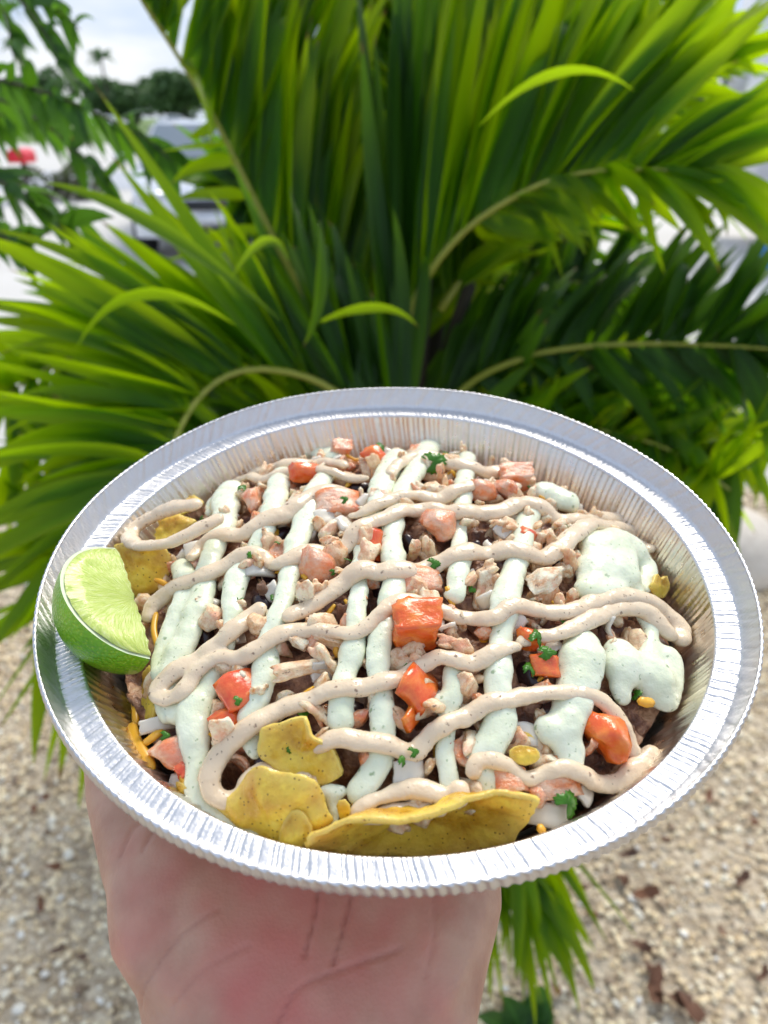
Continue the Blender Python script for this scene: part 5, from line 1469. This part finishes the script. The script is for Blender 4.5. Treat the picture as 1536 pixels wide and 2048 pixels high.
def loft(bm, rows):
    vr = [[bm.verts.new(p) for p in r] for r in rows]
    for a, b in zip(vr, vr[1:]):
        for i in range(len(a) - 1):
            bm.faces.new((a[i], a[i + 1], b[i + 1], b[i]))
    return vr

def wheel(root, x, y, r, wd):
    for nm, rr_, w2, m in (('tyre', r, wd, 'rubber'),):
        bm = bmesh.new()
        bmesh.ops.create_cone(bm, cap_ends=True, segments=28, radius1=rr_, radius2=rr_, depth=w2)
        bmesh.ops.bevel(bm, geom=[e for e in bm.edges if len(e.link_faces) == 2 and abs(e.calc_face_angle(0)) > 1], offset=.03, segments=3, affect='EDGES')
        o = link('wheel', bm_mesh('wheel', bm), root, M[m])
        o.location = (x, y, r); o.rotation_euler = (0, math.pi / 2, 0)
    bm = bmesh.new()
    bmesh.ops.create_cone(bm, cap_ends=True, segments=24, radius1=r * .62, radius2=r * .55, depth=wd + .02)
    h = link('rim', bm_mesh('rim', bm), o, M['chrome'])

def car(name, loc, rz, label, group=None, scale=1.0):
    """white five door car, nose towards -y"""
    root = empty(name, loc, rz)
    tag(root, label, 'car', group)
    W = .9
    # body side profile (y, z) from front bumper over bonnet, windscreen, roof, tail
    low = [(-2.2, .28), (-2.28, .5), (-2.22, .72), (-2.0, .86), (-1.5, .95), (-.95, 1.02), (.2, 1.0), (1.4, 1.0), (1.95, .98), (2.15, .75), (2.15, .35)]
    bm = bmesh.new()
    rows = []
    for u in (-1, -.97, -.85, -.4, 0, .4, .85, .97, 1):
        k = abs(u)
        rows.append([(u * W * (1 - .07 * (abs(y) > 1.9)), y * (1 - .05 * k ** 4), z - (.09 * k ** 6 if z > .6 else 0)) for y, z in low])
    vr = loft(bm, rows)
    bm.faces.new(vr[0]); bm.faces.new(vr[-1][::-1])
    bmesh.ops.recalc_face_normals(bm, faces=bm.faces)
    link('body', bm_mesh('body', bm), root, M['car_white'])
    cab = [(-1.0, 1.0, .84), (-.25, 1.42, .66), (.1, 1.48, .64), (1.0, 1.47, .63), (1.6, 1.3, .66), (1.95, .98, .8)]
    bm = bmesh.new()
    rows = [[(u * w, y, z - .03 * abs(u) ** 3) for u in (-1, -.6, 0, .6, 1)] for y, z, w in cab]
    vr = loft(bm, rows)
    bm.faces.new([r[0] for r in vr]); bm.faces.new([r[-1] for r in vr][::-1])
    bmesh.ops.recalc_face_normals(bm, faces=bm.faces)
    link('roof', bm_mesh('roof', bm), root, M['car_white'])
    def pane(nm, pts):
        c = Vector(np.mean(pts, 0).tolist())
        me = mesh(nm, [p for p in pts], [tuple(range(len(pts)))], False)
        o = link(nm, me, root, M['glass'])
        m = o.modifiers.new('s', 'SOLIDIFY'); m.thickness = .012; m.offset = 1
        return o
    pane('windscreen', [(-.76, -.96, 1.05), (.76, -.96, 1.05), (.62, -.31, 1.42), (-.62, -.31, 1.42)])
    for s in (1, -1):
        q = [(s * .825, -.7, 1.06), (s * .80, 1.0, 1.04), (s * .665, .95, 1.41), (s * .68, -.15, 1.4)]
        pane('side_window', q if s > 0 else q[::-1])
        bm = bmesh.new(); ellipsoid(bm, (s * .66, -2.13, .72), (.17, .12, .075))
        link('headlight', bm_mesh('headlight', bm), root, M['lamp'])
        bm = bmesh.new(); ellipsoid(bm, (s * .98, -.75, 1.06), (.11, .06, .08))
        link('mirror', bm_mesh('mirror', bm), root, M['car_white'])
        wheel(root, s * .8, -1.35, .32, .22); wheel(root, s * .8, 1.35, .32, .22)
    bm = bmesh.new(); box(bm, -.42, .42, -2.31, -2.2, .58, .68, .02); link('grille', bm_mesh('grille', bm), root, M['dark'])
    bm = bmesh.new(); box(bm, -.5, .5, -2.32, -2.2, .32, .4, .02); link('air_intake', bm_mesh('air_intake', bm), root, M['dark'])
    bm = bmesh.new(); box(bm, -.24, .24, -2.345, -2.3, .44, .54, .004); link('number_plate', bm_mesh('number_plate', bm), root, M['lamp'])
    root.scale = (scale, scale, scale * .86)
    return root
car('parked_car', (-2.05, 10.2, 0), R(12), 'white car parked facing the camera behind the palm fronds at left')
car('distant_car', (-36, 112, 0.01), R(88), 'tiny white car far off at the lawn edge, further left', None, 1.2)
car('distant_car', (-25.0, 105, 0.01), R(92), 'tiny white car far off just above the parked car', None, 1.2)

def red_box():
    root = empty('post_box', (-6.08, 14.2, 0))
    tag(root, 'small bright red box on a post above the low bush at left', 'post box')
    m = simple('red_paint', (.75, .012, .03), .35)
    bm = bmesh.new(); tube(bm, [(0, 0, z, .04) for z in (0, .3, .66)], 10); link('post', bm_mesh('post', bm), root, M['bark'])
    bm = bmesh.new()
    rows = [[(.14 * math.cos(a), y, .74 + .1 * math.sin(a)) for a in np.linspace(0, math.pi, 9)] for y in (-.24, .24)]
    vr = loft(bm, rows)
    box(bm, -.14, .14, -.24, .24, .62, .745)
    bm.faces.new(vr[0]); bm.faces.new(vr[1][::-1])
    bmesh.ops.recalc_face_normals(bm, faces=bm.faces)
    link('box', bm_mesh('box', bm, False), root, m)
    bm = bmesh.new(); box(bm, -.11, .11, -.26, -.238, .63, .8, .01); link('flap', bm_mesh('flap', bm), root, m)
red_box()

# leafy crowns: many small faces through a volume
def crown_geo(c, rad, n, size, rnd):
    V, F = [], []
    clumps = [(Vector((rnd.gauss(0, .42), rnd.gauss(0, .42), rnd.gauss(0, .42))), rnd.uniform(.28, .5)) for _ in range(14)]
    for k in range(n):
        cc, cr = rnd.choice(clumps)
        d = Vector((rnd.gauss(0, 1), rnd.gauss(0, 1), rnd.gauss(0, 1))).normalized() * cr * rnd.random() ** .4
        p = cc + d
        p = Vector((c[0] + p.x * rad[0], c[1] + p.y * rad[1], c[2] + p.z * rad[2]))
        a = Vector((rnd.gauss(0, 1), rnd.gauss(0, 1), rnd.gauss(0, .6))).normalized() * size * rnd.uniform(.6, 1.3)
        b = a.cross(Vector((rnd.gauss(0, 1), rnd.gauss(0, 1), rnd.gauss(0, 1)))).normalized() * a.length * .6
        i = len(V)
        V += [p - a, p + b, p + a, p - b]; F.append((i, i + 1, i + 2, i + 3))
    return V, F

def leaf_mat(nm, a, b):
    t = NT(nm)
    c = t.mix(t.noise(.9, 3), a, b)
    p = t.pbr(c, .6, finish=False)
    tr = t.n('ShaderNodeBsdfTranslucent'); t.l(t.mix(.5, c, (.1, .25, .03)), tr.inputs['Color'])
    m = t.n('ShaderNodeMixShader'); m.inputs[0].default_value = .25
    t.l(p.outputs[0], m.inputs[1]); t.l(tr.outputs[0], m.inputs[2]); t.l(m.outputs[0], t.out.inputs['Surface'])
    return t.m
M['far_leaf'] = leaf_mat('far_leaf', (.09, .17, .07), (.17, .27, .1))
M['bush_leaf'] = leaf_mat('bush_leaf', (.06, .07, .035), (.13, .13, .06))

def bush():
    rnd = random.Random(8)
    root = empty('low_bush', (-5.65, 14.6, 0))
    tag(root, 'low grey green bush beside the road at left, under the red box', 'bush')
    V, F = crown_geo((0, 0, .3), (.75, .5, .42), 1400, .05, rnd)
    link('foliage', mesh('foliage', V, F, False), root, M['bush_leaf'])
    bm = bmesh.new()
    for k in range(6): tube(bm, [(0, 0, -.02, .02), (rnd.uniform(-.5, .5), rnd.uniform(-.3, .3), .35, .01)], 5)
    link('stems', bm_mesh('stems', bm), root, M['bark'])
bush()

def far_trees():
    rnd = random.Random(12)
    xs = np.linspace(-84, 80, 24)
    for k, x in enumerate(xs):
        h = rnd.uniform(5.0, 7.2)
        y = 124 + rnd.uniform(-8, 10)
        root = empty('far_tree', (x + rnd.uniform(-2, 2), y, 0))
        tag(root, 'dense dark green tree in the treeline beyond the lawn', 'tree', 'trees of the far treeline')
        V, F = crown_geo((0, 0, h * .55), (rnd.uniform(4.5, 7), 3, h * .56), 2600, .5, rnd)
        link('crown', mesh('crown', V, F, False), root, M['far_leaf'])
        bm = bmesh.new()
        tube(bm, [(0, 0, -.05, .22), (.1, 0, h * .3, .17), (.2, .1, h * .7, .07)], 7)
        for s in (-1, 1): tube(bm, [(.08, 0, h * .3, .11), (s * 1.4, .2, h * .6, .05)], 5)
        link('trunk', bm_mesh('trunk', bm), root, M['bark'])
    for (x, h, lab) in ((-48.5, 10.6, 'tallest far palm rising over the treeline at left'), (-37.5, 9.4, 'second far palm in the treeline, nearer the fronds')):
        root = empty('far_palm', (x, 118, 0))
        tag(root, lab, 'palm')
        bm = bmesh.new(); tube(bm, [(0, 0, -.05, .24), (.1, 0, h * .5, .17), (0, 0, h - 1, .14)], 8)
        link('trunk', bm_mesh('trunk', bm), root, M['bark'])
        gs = []
        for k in range(26):
            a = k * 2.4; e = rnd.uniform(-.3, 1.0)
            d = Vector((math.cos(a), math.sin(a), e)).normalized()
            b = Vector((0, 0, h - 1))
            gs.append(leaflet_geo(b, b + d * 1.3 + Vector((0, 0, .5)), b + d * 2.1 + Vector((0, 0, -.6)), .6, k, rnd.uniform(-.8, .8), .3, 7))
        leaf_obj('crown', gs, root, M['far_leaf'], False)
far_trees()

def truck():
    root = empty('food_truck', (5.6, 9.2, 0), R(-8))
    tag(root, 'white food truck with a purple panel at the right edge', 'truck')
    def bx_(nm, a, m, bev=.03, parent=None):
        bm = bmesh.new(); box(bm, *a, bev); return link(nm, bm_mesh(nm, bm), parent or root, m)
    bx_('body', (-1.7, 2.6, -1.0, 1.0, .5, 3.0), M['car_white'], .08)
    bx_('bumper', (-1.75, 2.6, -1.06, -.9, .36, .52), M['dark'])
    bx_('purple_panel', (-1.25, -.55, -1.02, -.99, 1.25, 1.75), simple('purple_vinyl', (.28, .2, .55), .4), .004)
    bx_('orange_stripe', (-1.5, 2.5, -1.02, -.99, .78, .98), simple('orange_vinyl', (.75, .33, .2), .4), .004)
    w = bx_('serving_window', (-.3, 1.5, -1.03, -.985, 1.5, 2.3), M['glass'], .01)
    bx_('window_frame', (-.36, 1.56, -1.025, -.98, 1.44, 1.495), M['chrome'], .004, w)
    bx_('awning', (-.4, 1.6, -1.6, -1.0, 2.4, 2.44), M['car_white'], .01)
    for x in (-1.0, 1.7):
        bm = bmesh.new()
        bmesh.ops.create_cone(bm, cap_ends=True, segments=24, radius1=.38, radius2=.38, depth=.26)
        wv = link('wheel', bm_mesh('wheel', bm), root, M['rubber']); wv.location = (x, -.9, .38); wv.rotation_euler = (math.pi / 2, 0, 0)
        bm = bmesh.new()
        bmesh.ops.create_cone(bm, cap_ends=True, segments=20, radius1=.22, radius2=.2, depth=.29)
        link('rim', bm_mesh('rim', bm), wv, M['chrome'])
    root2 = empty('blue_bin', (3.72, 7.6, 0))
    tag(root2, 'small blue bin on the pavement in front of the white truck', 'bin')
    mb = simple('blue_plastic', (.02, .2, .6), .4)
    bm = bmesh.new(); tube(bm, [(0, 0, 0, .15), (0, 0, .02, .16), (0, 0, .5, .2)], 20); link('bucket', bm_mesh('bucket', bm), root2, mb)
    bm = bmesh.new(); tube(bm, [(0, 0, .5, .215), (0, 0, .54, .215), (0, 0, .6, .14)], 20); link('lid', bm_mesh('lid', bm), root2, mb)
truck()
